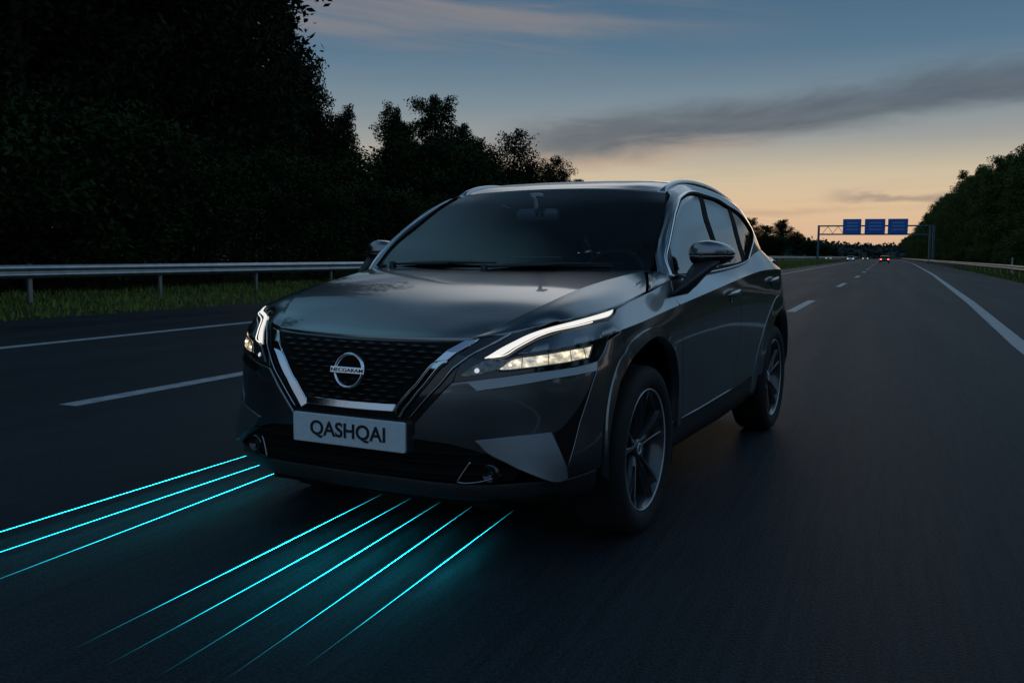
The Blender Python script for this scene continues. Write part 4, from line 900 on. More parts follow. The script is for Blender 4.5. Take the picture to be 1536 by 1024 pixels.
def asphalt():
    m, nt, b = new_mat('asphalt')
    tc = nt.nodes.new('ShaderNodeTexCoord'); L = nt.links.new
    def noise(scale, det, vec=(1, 1, 1)):
        mp = nt.nodes.new('ShaderNodeMapping'); mp.inputs['Scale'].default_value = vec; L(tc.outputs['Object'], mp.inputs['Vector'])
        n = nt.nodes.new('ShaderNodeTexNoise'); n.inputs['Scale'].default_value = scale; n.inputs['Detail'].default_value = det; L(mp.outputs[0], n.inputs['Vector']); return n.outputs['Fac']
    g = noise(95, 8); s = noise(1.6, 5, (1, .03, 1)); p = noise(.22, 4, (1, .35, 1)); st = noise(30, 3, (1, .05, 1))
    def mix(a, b_, f):
        n = nt.nodes.new('ShaderNodeMix'); n.data_type = 'FLOAT'; n.inputs[0].default_value = f; L(a, n.inputs[2]); L(b_, n.inputs[3]); return n.outputs[0]
    v = mix(mix(mix(g, s, .28), p, .22), st, .15)
    r = nt.nodes.new('ShaderNodeValToRGB'); r.color_ramp.elements[0].position = .39; r.color_ramp.elements[1].position = .62
    r.color_ramp.elements[0].color = (.007, .0095, .012, 1); r.color_ramp.elements[1].color = (.043, .051, .060, 1); L(v, r.inputs['Fac']); L(r.outputs['Color'], b.inputs['Base Color'])
    rr = nt.nodes.new('ShaderNodeMapRange'); rr.inputs['To Min'].default_value = .48; rr.inputs['To Max'].default_value = .72; L(s, rr.inputs['Value']); L(rr.outputs[0], b.inputs['Roughness'])
    bp = nt.nodes.new('ShaderNodeBump'); bp.inputs['Strength'].default_value = .8; bp.inputs['Distance'].default_value = .008; L(mix(g, st, .25), bp.inputs['Height']); L(bp.outputs['Normal'], b.inputs['Normal'])
    b.inputs['Specular IOR Level'].default_value = .07
    return m
ASPHALT = asphalt()
LINE = pm('line_paint', (.37, .39, .41), .6, var=(9, .62, 1.12), bump=(130, .4, .004))
SOIL = pm('verge_soil', (.030, .040, .014), .95, var=(.9, .6, 1.5), bump=(6, .6, .05), spec=.1)
def ghgt(x, y):
    h = -.03
    dl = LEDGE(y)-x; dr = x-REDGE(y)
    if dl > 0: h += min(1, max(0, (y-30)/60))*min(1, dl/2.5)*.32+min(1, max(0, (dl-9)/12))*.5
    if dr > 0: h += min(1, max(0, (dr-3)/12))*.6
    return h
def strip(name, fl, fr, z, mat, ylist, kind='structure', thick=None):
    m = MB(); vs = []
    for y in ylist: vs += [(fl(y), y, z), (fr(y), y, z)]
    m.add(vs, [(2*i, 2*i+1, 2*i+3, 2*i+2) for i in range(len(ylist)-1)]); o = m.build(name, mat, fix=False); 
    if kind: tag(o, kind=kind)
    return o
gx = [-3000, -1200, -500, -200, -100, -60, -45, -35, -28, -24, -20, -17, -15, -13.6, -12, -10, -8, 0, 4, 6, 8, 10, 13, 17, 22, 30, 45, 70, 120, 250, 700, 3000]
gy = [-600, -200, -80]+ys+[2000, 4000]
m = MB(); m.add([(x, y, ghgt(x, y)) for y in gy for x in gx], [(j*len(gx)+i, j*len(gx)+i+1, (j+1)*len(gx)+i+1, (j+1)*len(gx)+i) for j in range(len(gy)-1) for i in range(len(gx)-1)], True)
tag(m.build('ground', SOIL, fix=False), kind='structure')
strip('road', LEDGE, REDGE, 0, ASPHALT, ys)
# markings: worn paint sheets 4 mm above the road
yl = [-30+2*i for i in range(40)]+[50+6*i for i in range(60)]
strip('left_edge_line', lambda y: LSOL(y)-.10, lambda y: LSOL(y)+.10, .004, LINE, yl)
strip('right_edge_line', lambda y: RSOL(y)-.11, lambda y: RSOL(y)+.11, .004, LINE, yl)
def dashes(name, f, spans, hw):
    m = MB()
    for a, b in spans:
        yy = np.linspace(a, b, 5); vs = []
        for y in yy: vs += [(f(y)-hw, y, .004), (f(y)+hw, y, .004)]
        m.add(vs, [(2*i, 2*i+1, 2*i+3, 2*i+2) for i in range(4)])
    tag(m.build(name, LINE, fix=False), kind='structure')
dashes('lane_dashes', D1, [(-10, -6), (2.8-20, 6.8-20)]+[(20.6+18*i-.3, 25.9+18*i) for i in range(0, 26)], .10)
dashes('left_lane_dashes', lambda y: -5.73, [(-12.5, -7), (5.15, 10.6)], .09)
# ------------------------------------------------------------------ glowing cyan lines on the asphalt
def cyan(stops):
    m = bpy.data.materials.new('cyan_glow'); m.use_nodes = True; nt = m.node_tree; b = nt.nodes['Principled BSDF']
    tc = nt.nodes.new('ShaderNodeTexCoord'); s = nt.nodes.new('ShaderNodeSeparateXYZ'); nt.links.new(tc.outputs['Generated'], s.inputs[0])
    r = nt.nodes.new('ShaderNodeValToRGB'); cr = r.color_ramp
    for p, v in stops: 
        e = cr.elements[0] if p == 0 else cr.elements.new(p); e.position = p; e.color = (v, v, v, 1)
    cr.elements[-1].position = 1; cr.elements[-1].color = (.0, .0, .0, 1)
    nt.links.new(s.outputs['Y'], r.inputs['Fac'])
    mu = nt.nodes.new('ShaderNodeMath'); mu.operation = 'MULTIPLY'; mu.inputs[1].default_value = CYAN_S; nt.links.new(r.outputs['Color'], mu.inputs[0]); nt.links.new(mu.outputs[0], b.inputs['Emission Strength'])
    b.inputs['Emission Color'].default_value = (.007, .46, .60, 1); b.inputs['Base Color'].default_value = (.0, .02, .03, 1)
    return m
def under(base):      # added bright underside, turned from the camera, boosts the glow on the road
    m = base.copy(); m.name = 'cyan_under_fill'
    for n in m.node_tree.nodes:
        if n.type == 'MATH': n.inputs[1].default_value = CYAN_S*24
    return m
CY = cyan(((0, 0), (.15, .03), (.36, .32), (.58, 1), (.74, .55), (.89, .12))); CY2 = cyan(((0, .0), (.2, .1), (.5, .36), (.78, .62), (.94, .45)))
CU = under(CY); CU2 = under(CY2)
specs = [(-3.41, .9, 4.45, -3.385), (-3.165, 1.5, 4.3, -3.17), (-2.90, 2.15, 4.2, -2.985)]
labs = ['cyan light line nearest the dashed lane marking, left of the car', 'cyan light line in the middle of the three left of the car', 'cyan light line of the left three that runs closest to the car']
spec2 = [(-2.185, 1.95, 3.86, -2.235), (-2.01, 1.9, 3.86, -2.07), (-1.825, 1.9, 3.86, -1.91), (-1.64, 1.95, 3.86, -1.74), (-1.485, 2.1, 3.86, -1.535)]
labs2 = ['first cyan light line under the front bumper, below the number plate', 'second cyan light line from the left in front of the bumper', 'middle one of the five cyan light lines in front of the bumper', 'second cyan light line from the right in front of the bumper', 'cyan light line of the five in front of the bumper nearest the front wheel']
for (x0, y0, y1, x1), lb, g in [(s, l, 'cyan light lines beside the car') for s, l in zip(specs, labs)]+[(s, l, 'cyan light lines in front of the bumper') for s, l in zip(spec2, labs2)]:
    m = MB(); n = 24; hz = .045; q_ = 1-hz/CAM_H; pts = [((x0+(x1-x0)*i/n)*q_, (y0+(y1-y0)*i/n)*q_, hz) for i in range(n+1)]
    m.tube(pts, [.0005+.0014*math.sin(math.pi*(.03+.94*i/n))**.6 for i in range(n+1)], 6)
    o = m.build('light_line', CY2 if 'beside' in g else CY); o.data.materials.append(CU2 if 'beside' in g else CU)
    for p in o.data.polygons:
        if p.normal.z < -.4: p.material_index = 1
    tag(o, lb, 'light line', g)
# ------------------------------------------------------------------ guard rails
STEEL = pm('galvanised_steel', (.36, .38, .40), .34, metal=.85, var=(3, .8, 1.1))
STEEL_OLD = pm('weathered_steel', (.33, .31, .29), .5, metal=.6, var=(2, .75, 1.1))
def rail(name, f, yy, top, side, mat, label, step):
    E = empty(name, (f(yy[0]), yy[0], 0)); o = E.location
    tag(E, label, 'guard rail')
    prof = [(0, .0), (.02, -.012), (.065, -.055), (.075, -.085), (.06, -.11), (.015, -.14), (.01, -.155), (.015, -.17), (.06, -.20), (.075, -.225), (.065, -.255), (.02, -.298), (0, -.31)]
    m = MB(); vs = []
    for y in yy:
        zz = ghgt(f(y), y)+.03+top(y)
        vs += [(f(y)-o.x+side*p[0], y-o.y, zz+p[1]) for p in prof]+[(f(y)-o.x+side*(p[0]-.006), y-o.y, zz+p[1]) for p in prof[::-1]]
    n = 2*len(prof); m.add(vs, [(i*n+j, i*n+(j+1) % n, (i+1)*n+(j+1) % n, (i+1)*n+j) for i in range(len(yy)-1) for j in range(n)], True)
    m.build('rail_beam', mat, E)
    y = yy[0]+1; me = None
    while y < min(yy[-1], 330):
        zz = ghgt(f(y), y)+.03+top(y)
        if me is None:
            m = MB(); m.box((0, 0, -.42), (.055, .10, .86)); m.box((side*.03, 0, -.15), (.09, .06, .2)); me = m.mesh('rail_post'); me.materials.append(mat)
        p = bpy.data.objects.new('rail_post', me); COL.objects.link(p); p.parent = E; p.location = (f(y)-o.x-side*.075, y-o.y, zz); y += step
rail('guard_rail', LRAIL, [-14+2*i for i in range(60)]+[108+10*i for i in range(60)], lambda y: .86, 1, STEEL, 'long steel guard rail along the grass verge below the dark trees on the left', 4)
rail('guard_rail', RRAIL, [-14+2*i for i in range(60)]+[108+10*i for i in range(100)], lambda y: .74, -1, STEEL_OLD, 'steel guard rail along the right shoulder in front of the wood', 4)
# ------------------------------------------------------------------ sign gantry
GREEN = pm('painted_steel', (.03, .10, .12), .5, var=(2, .8, 1.2)); BLUE = pm('sign_blue', (.010, .11, .46), .45, var=(.5, .85, 1.1)); SIGNTX = pm('sign_lettering', (.20, .42, .62), .5)
GY = 200.0; G = empty('sign_gantry', (-1.9, GY, 0)); tag(G, 'blue green steel sign gantry spanning the far motorway', 'gantry')
for x in (-10.55, 10.45, 11.1):
    m = MB(); m.box((x, 0, 3.8), (.42, .5, 7.6)); m.box((x, 0, .15), (.8, .9, .3)); m.build('gantry_post', GREEN, G, bevel=.03)
for z in (7.45, 5.75):
    m = MB(); m.box((.3, 0, z), (22.0, .35, .28)); m.build('gantry_beam', GREEN, G, bevel=.03)
for x in (-8.8, -6.8, 8.6):
    for s in (-1, 1):
        m = MB(); m.tube([(x+s*1.05, 0, 5.85), (x, 0, 7.35)], .05, 6); m.build('gantry_brace', GREEN, G)
for (a, b), lb in zip(((-7.78, -4.28), (-3.62, .22), (.72, 4.42)), ('blue motorway sign hanging left on the gantry', 'middle blue motorway sign on the gantry', 'blue motorway sign on the gantry nearest the wood')):
    S = empty('motorway_sign', ((a+b)/2, GY-.32, 7.3)); tag(S, lb, 'sign', 'blue signs on the gantry'); wd = b-a
    m = MB(); m.box((0, 0, 0), (wd, .08, 3.05)); m.build('sign_panel', BLUE, S, bevel=.02)
    rnd = random.Random(int(a*10)+50); m = MB()
    for z in (.75, .1, -.6):
        x = -wd*.30
        while x < wd*.30:
            l = rnd.uniform(.12, .34); m.box((x+l/2, -.05, z), (l*.8, .012, .20)); x += l
    m.build('sign_lettering', SIGNTX, S)
# marker post by the right rail
MPo = empty('marker_post', (RRAIL(78)+1.1, 78, 0)); tag(MPo, 'small pale marker post standing behind the right guard rail', 'marker post')
m = MB(); m.box((0, 0, .6), (.12, .05, 1.25)); m.build('post_body', pm('post_white', (.5, .48, .42), .6), MPo, bevel=.01); m = MB(); m.box((0, -.03, 1.0), (.07, .012, .16)); m.build('reflector', pm('reflector', (.5, .30, .08), .3), MPo)
# ------------------------------------------------------------------ distant traffic
def far_car(name, label, x, y, facing, col, lights, brightness):
    C = empty(name, (x, y, 0), 0 if facing < 0 else math.pi); tag(C, label, 'car', 'cars far down the motorway')
    body = pm(name+'_paint', col, .3, .3, coat=.8)
    prof = [(-2.1, .35), (-2.15, .62), (-2.05, .88), (-1.6, .95), (-.9, 1.42), (.5, 1.45), (1.1, 1.02), (1.95, .88), (2.12, .62), (2.1, .35)]
    m = MB(); rings = []
    for xx, s in ((-.88, .93), (-.80, 1.0), (.80, 1.0), (.88, .93)): rings.append([(xx*(1 if z < .95 else .86), yy*(.97 if abs(xx) > .85 else 1), .35+(z-.35)*s) for yy, z in prof])
    m.loft(rings, True, False); m.build('body', body, C, bevel=.04)
    m = MB(); m.add([(-.66, -1.58, .99), (.66, -1.58, .99), (.60, -.96, 1.37), (-.60, -.96, 1.37)], [(0, 1, 2, 3)]); m.add([(-.66, 1.12, 1.03), (.66, 1.12, 1.03), (.60, .62, 1.38), (-.60, .62, 1.38)], [(0, 1, 2, 3)]); m.box((0, -.2, 1.2), (1.60, 1.5, .26)); m.build('window', BLACK_GLOSS, C)
    for sx_ in (-.78, .78):
        for yy in (-1.35, 1.3):
            m = MB(); m.lathe([(-.1, .05), (-.1, .31), (.1, .31), (.1, .05)], 20); m.build('wheel', RUBBER, C, (sx_, yy, .31))
    tm = em(name+'_tail', (1, .10, .03), brightness if lights == 'tail' else .3); hm = em(name+'_head', (1, .95, .85), brightness if lights == 'head' else .2)
    for sx_ in (-.66, .66):
        m = MB(); m.box((sx_, -2.13, .76), (.30, .06, .15)); m.build('tail_light', tm, C, bevel=.02)
        m = MB(); m.box((sx_, 2.10, .72), (.30, .08, .15)); m.build('headlight', hm, C, bevel=.02)
far_car('car', 'dark car far ahead with glowing red tail lights', .35, 190, -1, (.03, .03, .04), 'tail', 6)
far_car('car', 'tiny oncoming car with white headlights, nearest the road centre in the far distance', -5.0, 310, 1, (.10, .10, .12), 'head', 1.2)
far_car('car', 'pale oncoming car at the left edge line far away', -7.7, 255, 1, (.55, .56, .58), 'head', 1.0)
far_car('car', 'oncoming car with headlights shining beyond the left guard rail', -15.4, 300, 1, (.2, .2, .2), 'head', 1.5)
# ------------------------------------------------------------------ trees
BARK = pm('bark', (.05, .042, .032), .9, var=(6, .6, 1.4), bump=(14, .8, .03), spec=.1)
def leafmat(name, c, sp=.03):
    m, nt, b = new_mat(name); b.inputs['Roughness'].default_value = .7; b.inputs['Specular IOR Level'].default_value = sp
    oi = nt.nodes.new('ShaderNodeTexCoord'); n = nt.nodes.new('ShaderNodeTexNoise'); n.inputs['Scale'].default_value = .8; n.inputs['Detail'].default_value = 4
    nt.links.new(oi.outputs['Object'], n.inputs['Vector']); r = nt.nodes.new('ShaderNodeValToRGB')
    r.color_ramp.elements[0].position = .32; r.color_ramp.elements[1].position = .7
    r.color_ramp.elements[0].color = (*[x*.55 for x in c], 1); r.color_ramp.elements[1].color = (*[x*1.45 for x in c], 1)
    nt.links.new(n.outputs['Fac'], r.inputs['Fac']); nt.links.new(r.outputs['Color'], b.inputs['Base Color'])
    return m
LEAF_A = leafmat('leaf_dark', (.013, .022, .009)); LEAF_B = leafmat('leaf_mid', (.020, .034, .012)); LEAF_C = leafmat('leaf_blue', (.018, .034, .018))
def tree_meshes(seed, H, W, base, kind, leaf, nleaf, lsz):
    """trunk mesh + crown mesh of small leaf faces on limb clusters"""
    r = random.Random(seed); tm = MB(); tips = []
    lean = Vector((r.uniform(-.05, .05), r.uniform(-.05, .05), 0)); tr = []
    for i in range(9):
        u = i/8; tr.append(Vector((lean.x*H*u+r.uniform(-.12, .12)*u, lean.y*H*u+r.uniform(-.12, .12)*u, H*.93*u)))
    tm.tube(tr, [max(.02, H*.018*(1-u/8.6)**.9+.01) for u in range(9)], 7)
    nl = 26 if kind != 'conifer' else 46
    for i in range(nl):
        u = base+(1-base)*((i+r.random())/nl)**(.9)
        o = tr[0].lerp(tr[8], u) if True else None; j = min(7, int(u*8)); o = tr[j].lerp(tr[j+1], u*8-j)
        v = (u-base)/(1-base)
        if kind == 'round': wid = W*(math.sin(math.pi*min(.985, .16+.80*v))**.7)
        elif kind == 'poplar': wid = W*(math.sin(math.pi*min(.98, .12+.80*v))**.6)
        else: wid = W*(1.02-v)**.85
        a = i*2.39996+r.uniform(-.5, .5); L = wid*r.uniform(.62, 1.12); up = (.50+.5*v if kind == 'round' else 1.4 if kind == 'poplar' else -.12+.3*v)
        d = Vector((math.cos(a), math.sin(a), up*r.uniform(.7, 1.2))); d = d.normalized()
        if kind == 'poplar': d = Vector((d.x*1.0, d.y*1.0, d.z))
        pts = [o]
        for k in range(1, 5): pts.append(o+d*(L*k/4)+Vector((r.uniform(-.1, .1), r.uniform(-.1, .1), (.10 if kind != 'conifer' else -.10)*L*(k/4)**2)))
        tm.tube(pts, [max(.008, H*.006*(1-v*.6)*(1-k/4.6)) for k in range(5)], 5)
        for k in (1.3, 2.0, 2.7, 3.3, 4.0):
            j = min(3, int(k)); p = pts[j].lerp(pts[j+1], k-j); tips.append((p, L*.30*(1.1-.10*k)+.25, d))
            if k > 1.9:
                for q in range(2):
                    sd = Vector((r.gauss(0, 1), r.gauss(0, 1), r.gauss(0, .6))).normalized()*L*.28; tips.append((p+sd, L*.22+.22, d))
                    if q == 0: tm.tube([p, p+sd*.5+Vector((0, 0, .05)), p+sd], [.02, .013, .006], 4)
    tips.append((tr[8], W*.18+.2, Vector((0, 0, 1))))
    rg = np.random.default_rng(seed); n = nleaf; wts = np.array([t[1]**2 for t in tips]); wts /= wts.sum()
    ci = rg.choice(len(tips), n, p=wts); C = np.array([t[0] for t in tips])[ci]; S = np.array([t[1] for t in tips])[ci]
    D = rg.normal(size=(n, 3)); D /= np.linalg.norm(D, axis=1)[:, None]; P = C+D*(S*rg.random(n)**.45)[:, None]*np.array([1, 1, .75])
    A = rg.normal(size=(n, 3)); A /= np.linalg.norm(A, axis=1)[:, None]; B = np.cross(A, rg.normal(size=(n, 3))); B /= np.linalg.norm(B, axis=1)[:, None]
    sz = lsz*rg.uniform(.6, 1.35, n)[:, None]
    V = np.stack([P-A*sz, P-B*sz*.45, P+A*sz, P+B*sz*.45], axis=1).reshape(-1, 3); keep = V[:, 2].reshape(-1, 4).min(axis=1) > .1
    V = V.reshape(-1, 4, 3)[keep].reshape(-1, 3); k = len(V)//4
    cm = bpy.data.meshes.new('crown'); cm.vertices.add(4*k); cm.vertices.foreach_set('co', V.ravel()); cm.loops.add(4*k); cm.loops.foreach_set('vertex_index', np.arange(4*k)); cm.polygons.add(k)
    cm.polygons.foreach_set('loop_start', np.arange(k)*4); cm.polygons.foreach_set('loop_total', np.full(k, 4)); cm.update(calc_edges=True); cm.materials.append(leaf)
    me = tm.mesh('trunk'); me.materials.append(BARK)
    return me, cm, H
PROTO = {}
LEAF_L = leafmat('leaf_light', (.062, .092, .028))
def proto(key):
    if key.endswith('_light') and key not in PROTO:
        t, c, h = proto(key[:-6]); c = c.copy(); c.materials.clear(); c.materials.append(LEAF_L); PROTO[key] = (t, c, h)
    if key not in PROTO:
        k = dict(oak=(1, 15, 4.2, .16, 'round', LEAF_A, 25000, .135), ash=(2, 15, 3.6, .14, 'round', LEAF_B, 22000, .13), birch=(3, 15, 2.6, .12, 'poplar', LEAF_B, 19000, .12), alder=(4, 15, 3.2, .08, 'poplar', LEAF_A, 22000, .13), spruce=(5, 15, 2.7, .05, 'conifer', LEAF_C, 21000, .12), bush=(6, 4.2, 2.3, .03, 'round', LEAF_B, 15000, .085), oak2=(7, 15, 4.6, .10, 'round', LEAF_A, 25000, .135), thin=(8, 12, 3.0, .22, 'round', LEAF_A, 7000, .13))[key]
        PROTO[key] = tree_meshes(*k)
    return PROTO[key]
def tree(name, key, x, y, h, rz, label, group=None, wide=1.0, cat='tree'):
    tm, cm, H = proto(key); T = empty(name, (x, y, ghgt(x, y)-.05), rz); tag(T, label, cat, group); s = h/H; T.scale = (s*wide, s*wide, s)
    for nm, me in (('trunk', tm), ('crown', cm)):
        o = bpy.data.objects.new(nm, me); COL.objects.link(o); o.parent = T
rnd = random.Random(11)
GL = 'trees in the dark mass along the left verge'
# silhouette of the left tree line: (azimuth deg, elevation deg of the tree tops)
def pos(azd_, xl): return xl, xl/math.tan(R_(azd_))
hand = [ # az, lateral x, top elevation, kind, wide, label
 (-38.6, -31, 15.0, 'ash', .95, None), (-36.0, -33, 13.4, 'birch', .95, 'slim tree stepping down at the right end of the tall dark mass'), (-34.3, -34, 10.8, 'alder', .8, None), (-32.6, -35, 8.0, 'alder', .75, None),
 (-29.3, -30, 8.4, 'birch', .8, 'pointed tree right after the gap in the left tree line'), (-28.6, -32, 7.6, 'ash', 1.0, None), (-26.8, -30, 9.3, 'ash', .95, 'highest rounded tree standing left above the car roof'), (-25.2, -31, 7.4, 'oak', .85, None), (-24.2, -33, 6.4, 'alder', 1.1, None),
 (-22.2, -32, 7.3, 'thin', .95, 'open crowned small tree above the left roof rail, sky showing through'), (-23.4, -29, 5.4, 'oak', .9, None), (-20.9, -30, 5.3, 'oak2', .9, None), (-19.2, -31, 5.55, 'oak', .85, 'low bushy tree at the right end of the left tree line above the windscreen'), (-18.1, -33, 4.3, 'ash', 1, None)]
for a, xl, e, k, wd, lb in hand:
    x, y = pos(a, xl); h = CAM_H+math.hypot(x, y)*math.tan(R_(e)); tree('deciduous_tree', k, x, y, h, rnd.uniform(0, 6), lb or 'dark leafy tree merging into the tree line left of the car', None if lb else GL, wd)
y = -16.0; i = 0
while y < 44:
    for row, (xl, hmin, hmax) in enumerate(((-25.5, 13, 17), (-30.5, 17, 22))):
        yy = y+rnd.uniform(-1, 1)+row*1.9; x = xl+rnd.uniform(-1.2, 1.2); az_ = math.degrees(math.atan2(x, yy))
        if az_ > -40.5: continue
        tree('deciduous_tree', ('oak', 'alder', 'oak2', 'ash', 'birch')[(i+row*2) % 5], x, yy, rnd.uniform(hmin, hmax), rnd.uniform(0, 6), 'tall dark leafy tree in the mass filling the upper left', 'tall trees filling the upper left', rnd.uniform(.95, 1.2))
    y += 3.7; i += 1
for i in range(60):      # undergrowth closing the foot of the wood
    j = i % 30; y = -14+3.6*j+rnd.uniform(-1, 1); x = LRAIL(y)-(rnd.uniform(3.6, 5.6) if i < 30 else rnd.uniform(9, 22))
    tree('shrub', 'bush', x, y, (rnd.uniform(3.2, 5.2) if i < 30 else rnd.uniform(5.0, 7.5))*(1 if y < 60 else .8), rnd.uniform(0, 6), 'dark shrub at the foot of the trees behind the left guard rail', 'shrubs behind the left guard rail', rnd.uniform(.95, 1.35), 'shrub')
for a in np.arange(-36, -17.5, 1.15):       # second line filling behind
    x, y = pos(a+rnd.uniform(-.3, .3), -37); e = lin_tab([(-36, 9.5), (-33, 6.6), (-31.3, 4.2), (-30, 5.4), (-27, 6.5), (-24, 5.4), (-20, 4.2), (-17, 3.4)], a)
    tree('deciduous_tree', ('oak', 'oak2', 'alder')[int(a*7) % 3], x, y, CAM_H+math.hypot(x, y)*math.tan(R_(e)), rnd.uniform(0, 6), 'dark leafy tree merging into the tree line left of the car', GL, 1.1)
# beyond the car: left of the gantry
for a, xl, e, k, lb in ((-8.6, -22, 2.5, 'oak', None), (-7.4, -21, 2.15, 'oak2', None), (-6.5, -22, 1.75, 'ash', None), (-5.55, -21, 2.1, 'oak', 'rounded dark tree rising just right of the car tail'), (-4.7, -24, 1.35, 'oak2', None), (-10.2, -23, 3.0, 'oak', None), (-12.2, -24, 3.4, 'oak2', None), (-14.5, -26, 3.6, 'oak', None)):
    x, y = pos(a, xl); tree('deciduous_tree', k, x, y, CAM_H+math.hypot(x, y)*math.tan(R_(e)), rnd.uniform(0, 6), lb or 'dark tree beyond the left guard rail past the car', None if lb else 'trees past the car on the left', 1.25)
for a, xl, e in ((-4.0, -21, .75), (-3.3, -22, .62), (-2.8, -20, .5), (-6.2, -18, 1.0)):
    x, y = pos(a, xl); tree('shrub', 'bush', x, y, CAM_H+math.hypot(x, y)*math.tan(R_(e)), rnd.uniform(0, 6), 'low green shrub behind the rail near the gantry foot', 'shrubs near the gantry foot', 1.5, 'shrub')
# right wood
edge = [(.6, .8), (1.2, 1.15), (1.6, 1.4), (2.05, 1.9), (2.5, 2.75), (3.3, 3.6), (4.2, 4.55), (5.1, 5.15), (5.9, 5.6), (6.6, 6.2), (7.4, 6.2), (9, 5.8), (12, 5.8), (20, 8), (40, 16)]
y = 900.0; i = 0
while y > -12:
    x = RRAIL(y)+5.2+max(0, 45-y)*.07+rnd.uniform(-.6, .9); a = math.degrees(math.atan2(x, y)); e = lin_tab(edge, abs(a)) if y > 10 else 22
    h = CAM_H+math.hypot(x, y)*math.tan(R_(e)); h = min(max(h*rnd.uniform(.86, 1.02), 6), 20)
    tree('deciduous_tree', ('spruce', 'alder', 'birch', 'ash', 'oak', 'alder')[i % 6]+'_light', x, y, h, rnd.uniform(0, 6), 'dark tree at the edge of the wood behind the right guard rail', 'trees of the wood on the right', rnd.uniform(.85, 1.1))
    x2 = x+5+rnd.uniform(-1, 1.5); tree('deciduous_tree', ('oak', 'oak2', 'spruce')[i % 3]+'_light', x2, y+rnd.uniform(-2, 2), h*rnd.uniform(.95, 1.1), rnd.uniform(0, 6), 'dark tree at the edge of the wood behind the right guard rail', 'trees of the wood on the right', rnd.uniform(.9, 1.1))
    if y < 160: tree('shrub', 'bush_light', RRAIL(y)+2.8+rnd.uniform(-.4, .8), y+rnd.uniform(-2, 2), rnd.uniform(1.6, 3.2), rnd.uniform(0, 6), 'dark shrub at the foot of the right wood', 'shrubs at the foot of the right wood', 1.2, 'shrub')
    y -= 4.2+max(0, y)*.026; i += 1
# far wooded ridge closing the view
HILL = pm('far_wood', (.020, .036, .034), .95, var=(.03, .7, 1.4), spec=.05)
rg = np.random.default_rng(5); m = MB()
def ridge(x):  # height of the far ridge at 900 m
    return lin_tab([(-420, 22), (-150, 20), (-72, 19.5), (-45, 15.5), (-10, 12.5), (20, 14), (60, 22), (200, 30), (500, 30)], x)
cv = []; cf = []
for i in range(5200):
    x = rg.uniform(-420, 330); d = rg.random(); yy = 640+d*300; h = ridge(x*900/yy)*(.30+.72*d)*yy/900
    c = np.array([x, yy, max(.6, h-rg.random()**2*6)]); s = rg.uniform(1.0, 2.2)
    for q in range(3):
        A = rg.normal(size=3); A /= np.linalg.norm(A); B = np.cross(A, rg.normal(size=3)); B /= np.linalg.norm(B); p = c+rg.normal(size=3)*s*.6; k = len(cv)
        cv += [tuple(p-A*s), tuple(p-B*s*.8), tuple(p+A*s*1.0), tuple(p+B*s*.8)]; cf.append((k, k+1, k+2, k+3))
m.add(cv, cf); o = m.build('far_wood', HILL, fix=False); tag(o, kind='stuff'); 
m = MB(); xs = np.linspace(-900, 900, 91); vs = []
for x in xs: vs += [(x, 620, -.5), (x*1.0, 780, ridge(x*900/780)*.55*.86), (x, 960, ridge(x*900/960)*.93), (x, 1400, ridge(x)*.8)]
m.add(vs, [(i*4+j, i*4+j+1, (i+1)*4+j+1, (i+1)*4+j) for i in range(90) for j in range(3)], True); tag(m.build('hills', HILL), kind='structure')
# grass of both verges: blades in one mass
GR = leafmat('grass_blades', (.12, .155, .034), .1); rg = np.random.default_rng(3); bl = []
def blades(n, f0, f1, y0, y1, h0, h1):
    for i in range(n):
        y = y0+(y1-y0)*rg.random()**1.6; x = f0(y)+(f1(y)-f0(y))*rg.random(); z = ghgt(x, y)-.01; h = rg.uniform(h0, h1); a = rg.random()*6.28; w_ = rg.uniform(.012, .03)*(1+y/60); lx, ly = rg.normal(0, .25, 2)*h
        bl.append(((x-w_*math.cos(a), y-w_*math.sin(a), z), (x+w_*math.cos(a), y+w_*math.sin(a), z), (x+lx, y+ly, z+h)))
blades(26000, lambda y: LEDGE(y)-.1, lambda y: LRAIL(y)-5, -8, 60, .06, .19)
blades(9000, lambda y: LEDGE(y)-.1, lambda y: LRAIL(y)-4, 55, 240, .10, .30)
blades(13000, lambda y: REDGE(y)+.05, lambda y: RRAIL(y)+4, -8, 130, .08, .26)
V = np.array(bl).reshape(-1, 3); k = len(V)//3; gm = bpy.data.meshes.new('grass'); gm.vertices.add(3*k); gm.vertices.foreach_set('co', V.ravel()); gm.loops.add(3*k); gm.loops.foreach_set('vertex_index', np.arange(3*k)); gm.polygons.add(k)
gm.polygons.foreach_set('loop_start', np.arange(k)*3); gm.polygons.foreach_set('loop_total', np.full(k, 3)); gm.update(calc_edges=True); o = link('grass', gm, GR); tag(o, kind='stuff')
# ------------------------------------------------------------------ the driver, half hidden behind the dark windscreen
SKIN = pm('skin', (.50, .29, .21), .55, var=(30, .9, 1.08)); JACKET = pm('jacket_cloth', (.02, .022, .026), .8, bump=(200, .3, .002)); HAIR = pm('hair', (.025, .017, .012), .6)
PE = empty('person', CAR_PT(.37, 1.42, .62), CAR_RZ); tag(PE, 'driver in a dark jacket holding the steering wheel behind the windscreen', 'person')
def skin(name, nodes, edges, mat, sub=2):
    me = bpy.data.meshes.new(name); me.from_pydata([n[0] for n in nodes], edges, []); o = link(name, me, mat, PE)
    md = o.modifiers.new('skin', 'SKIN'); me.skin_vertices.new() if not me.skin_vertices else None
    for v, n in zip(me.skin_vertices[0].data, nodes): r = n[1] if isinstance(n[1], tuple) else (n[1], n[1]); v.radius = r
    me.skin_vertices[0].data[0].use_root = True
    s = o.modifiers.new('sub', 'SUBSURF'); s.levels = s.render_levels = sub; return o
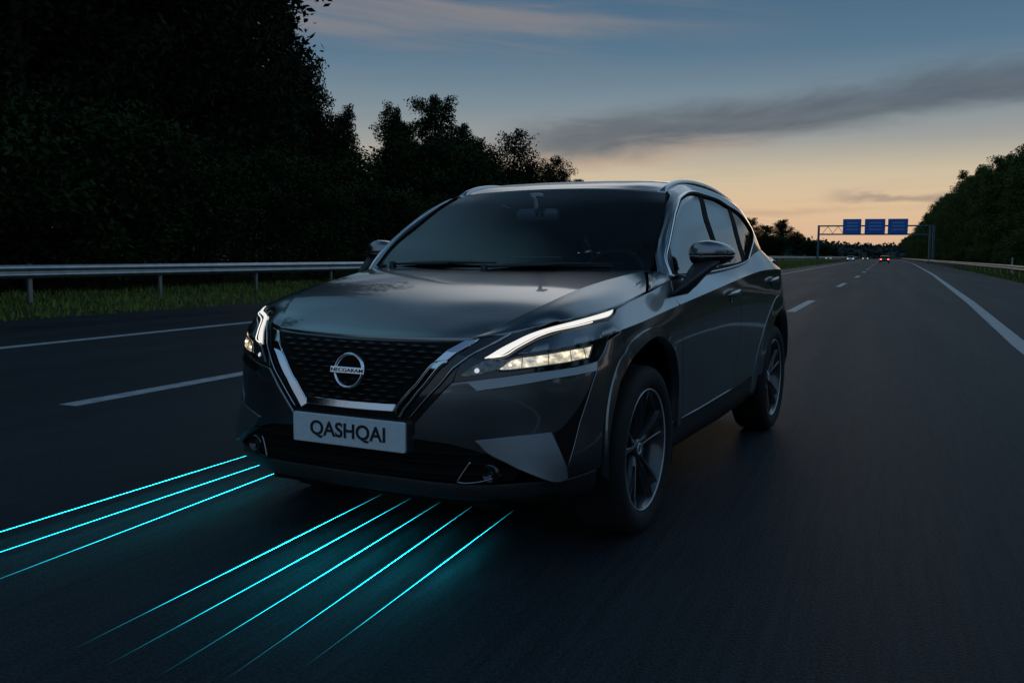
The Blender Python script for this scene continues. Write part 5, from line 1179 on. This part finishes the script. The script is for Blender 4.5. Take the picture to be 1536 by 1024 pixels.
# body: pelvis, chest, neck, head, arms to the wheel (at y -.52, z .41), legs
B = [((0, .05, .06), (.17, .12)), ((0, .10, .25), (.15, .11)), ((0, .13, .43), (.17, .11)), ((0, .14, .52), (.10, .07)), ((0, .12, .59), .052), ((0, .09, .66), .06),
     ((.20, .12, .46), .062), ((.27, -.10, .30), .048), ((.17, -.34, .33), .034), ((.165, -.42, .36), .036), ((-.20, .12, .46), .062), ((-.27, -.10, .30), .048), ((-.17, -.34, .33), .034), ((-.165, -.42, .36), .036),
     ((.11, -.08, .05), .09), ((.14, -.42, .12), .07), ((.13, -.68, -.22), .05), ((-.11, -.08, .05), .09), ((-.14, -.42, .12), .07), ((-.13, -.68, -.22), .05)]
skin('body', B, [(0, 1), (1, 2), (2, 3), (3, 4), (4, 5), (2, 6), (6, 7), (7, 8), (8, 9), (2, 10), (10, 11), (11, 12), (12, 13), (0, 14), (14, 15), (15, 16), (0, 17), (17, 18), (18, 19)], JACKET)
m = MB(); rings = []
hp = [(-.115, .02, .035, 0), (-.10, .052, .06, -.018), (-.06, .066, .082, -.012), (-.02, .071, .092, 0), (.02, .074, .097, .006), (.06, .072, .095, .01), (.095, .058, .075, .012), (.118, .028, .04, .012)]
for z, a, b, yo in hp: rings.append([(a*math.cos(t), .085+yo+b*math.sin(t), .745+z) for t in [2*math.pi*i/20 for i in range(20)]])
m.loft(rings); m.loft([[(w_*math.cos(t), .085-.09-d+.012*math.sin(t), .745+z) for t in [2*math.pi*i/8 for i in range(8)]] for z, w_, d in ((.02, .008, -.004), (-.01, .012, .010), (-.03, .016, .016), (-.042, .012, .002))])
for s in (-1, 1): m.loft([[(s*(.072+d), .10+.018*k*math.cos(t), .745+.03*k*math.sin(t)) for t in [2*math.pi*i/10 for i in range(10)]] for d, k in ((0, .7), (.010, 1), (.014, .8))])
m.build('head', SKIN, PE)
m = MB(); rings = []
for z, a, b, yo in ((.0, .076, .075, .035), (.04, .080, .098, .018), (.075, .078, .098, .012), (.108, .062, .082, .014), (.130, .030, .04, .016)): rings.append([(a*math.cos(t), .085+yo+b*math.sin(t), .748+z) for t in [2*math.pi*i/20 for i in range(20)]])
m.loft(rings); m.build('hair', HAIR, PE)
m = MB()
for s in (-1, 1):
    m.tube([(s*.03-.012, -.008, .757), (s*.03, -.013, .757), (s*.03+.012, -.008, .757)], .006, 6)
m.tube([(-.022, -.012, .690), (0, -.018, .688), (.022, -.012, .690)], .004, 6); m.build('face_features', HAIR, PE)
for s in (-1, 1):      # hands: palm and five fingers closed round the wheel rim
    m = MB(); c = Vector((s*.165, -.455, .385))
    m.loft([[c+Vector((s*(.014*math.cos(t)+.01), .05-.03*k+.012*math.sin(t)*0, .035*math.sin(t)-.01*k)) for t in [2*math.pi*i/10 for i in range(10)]] for k in (0, 1, 2)])
    for f in range(4):
        b = c+Vector((s*.012, -.012, .03-.02*f)); m.tube([b, b+Vector((s*.004, -.03, .004)), b+Vector((-s*.016, -.048, .004)), b+Vector((-s*.034, -.036-.003*f, 0))], [.009, .009, .008, .007], 7)
    b = c+Vector((-s*.002, .02, .03)); m.tube([b, b+Vector((-s*.02, -.015, .018)), b+Vector((-s*.036, -.03, .012))], [.011, .010, .008], 7)
    m.build('hand', SKIN, PE)
# ------------------------------------------------------------------ render settings
scene.view_settings.view_transform = 'Standard'; scene.view_settings.look = 'None'; scene.view_settings.exposure = EXPO; scene.view_settings.gamma = 1
scene.render.engine = 'CYCLES'; scene.cycles.use_denoising = True; scene.cycles.max_bounces = 8; scene.cycles.transparent_max_bounces = 16; scene.cycles.sample_clamp_indirect = 4; scene.cycles.caustics_reflective = False; scene.cycles.caustics_refractive = False
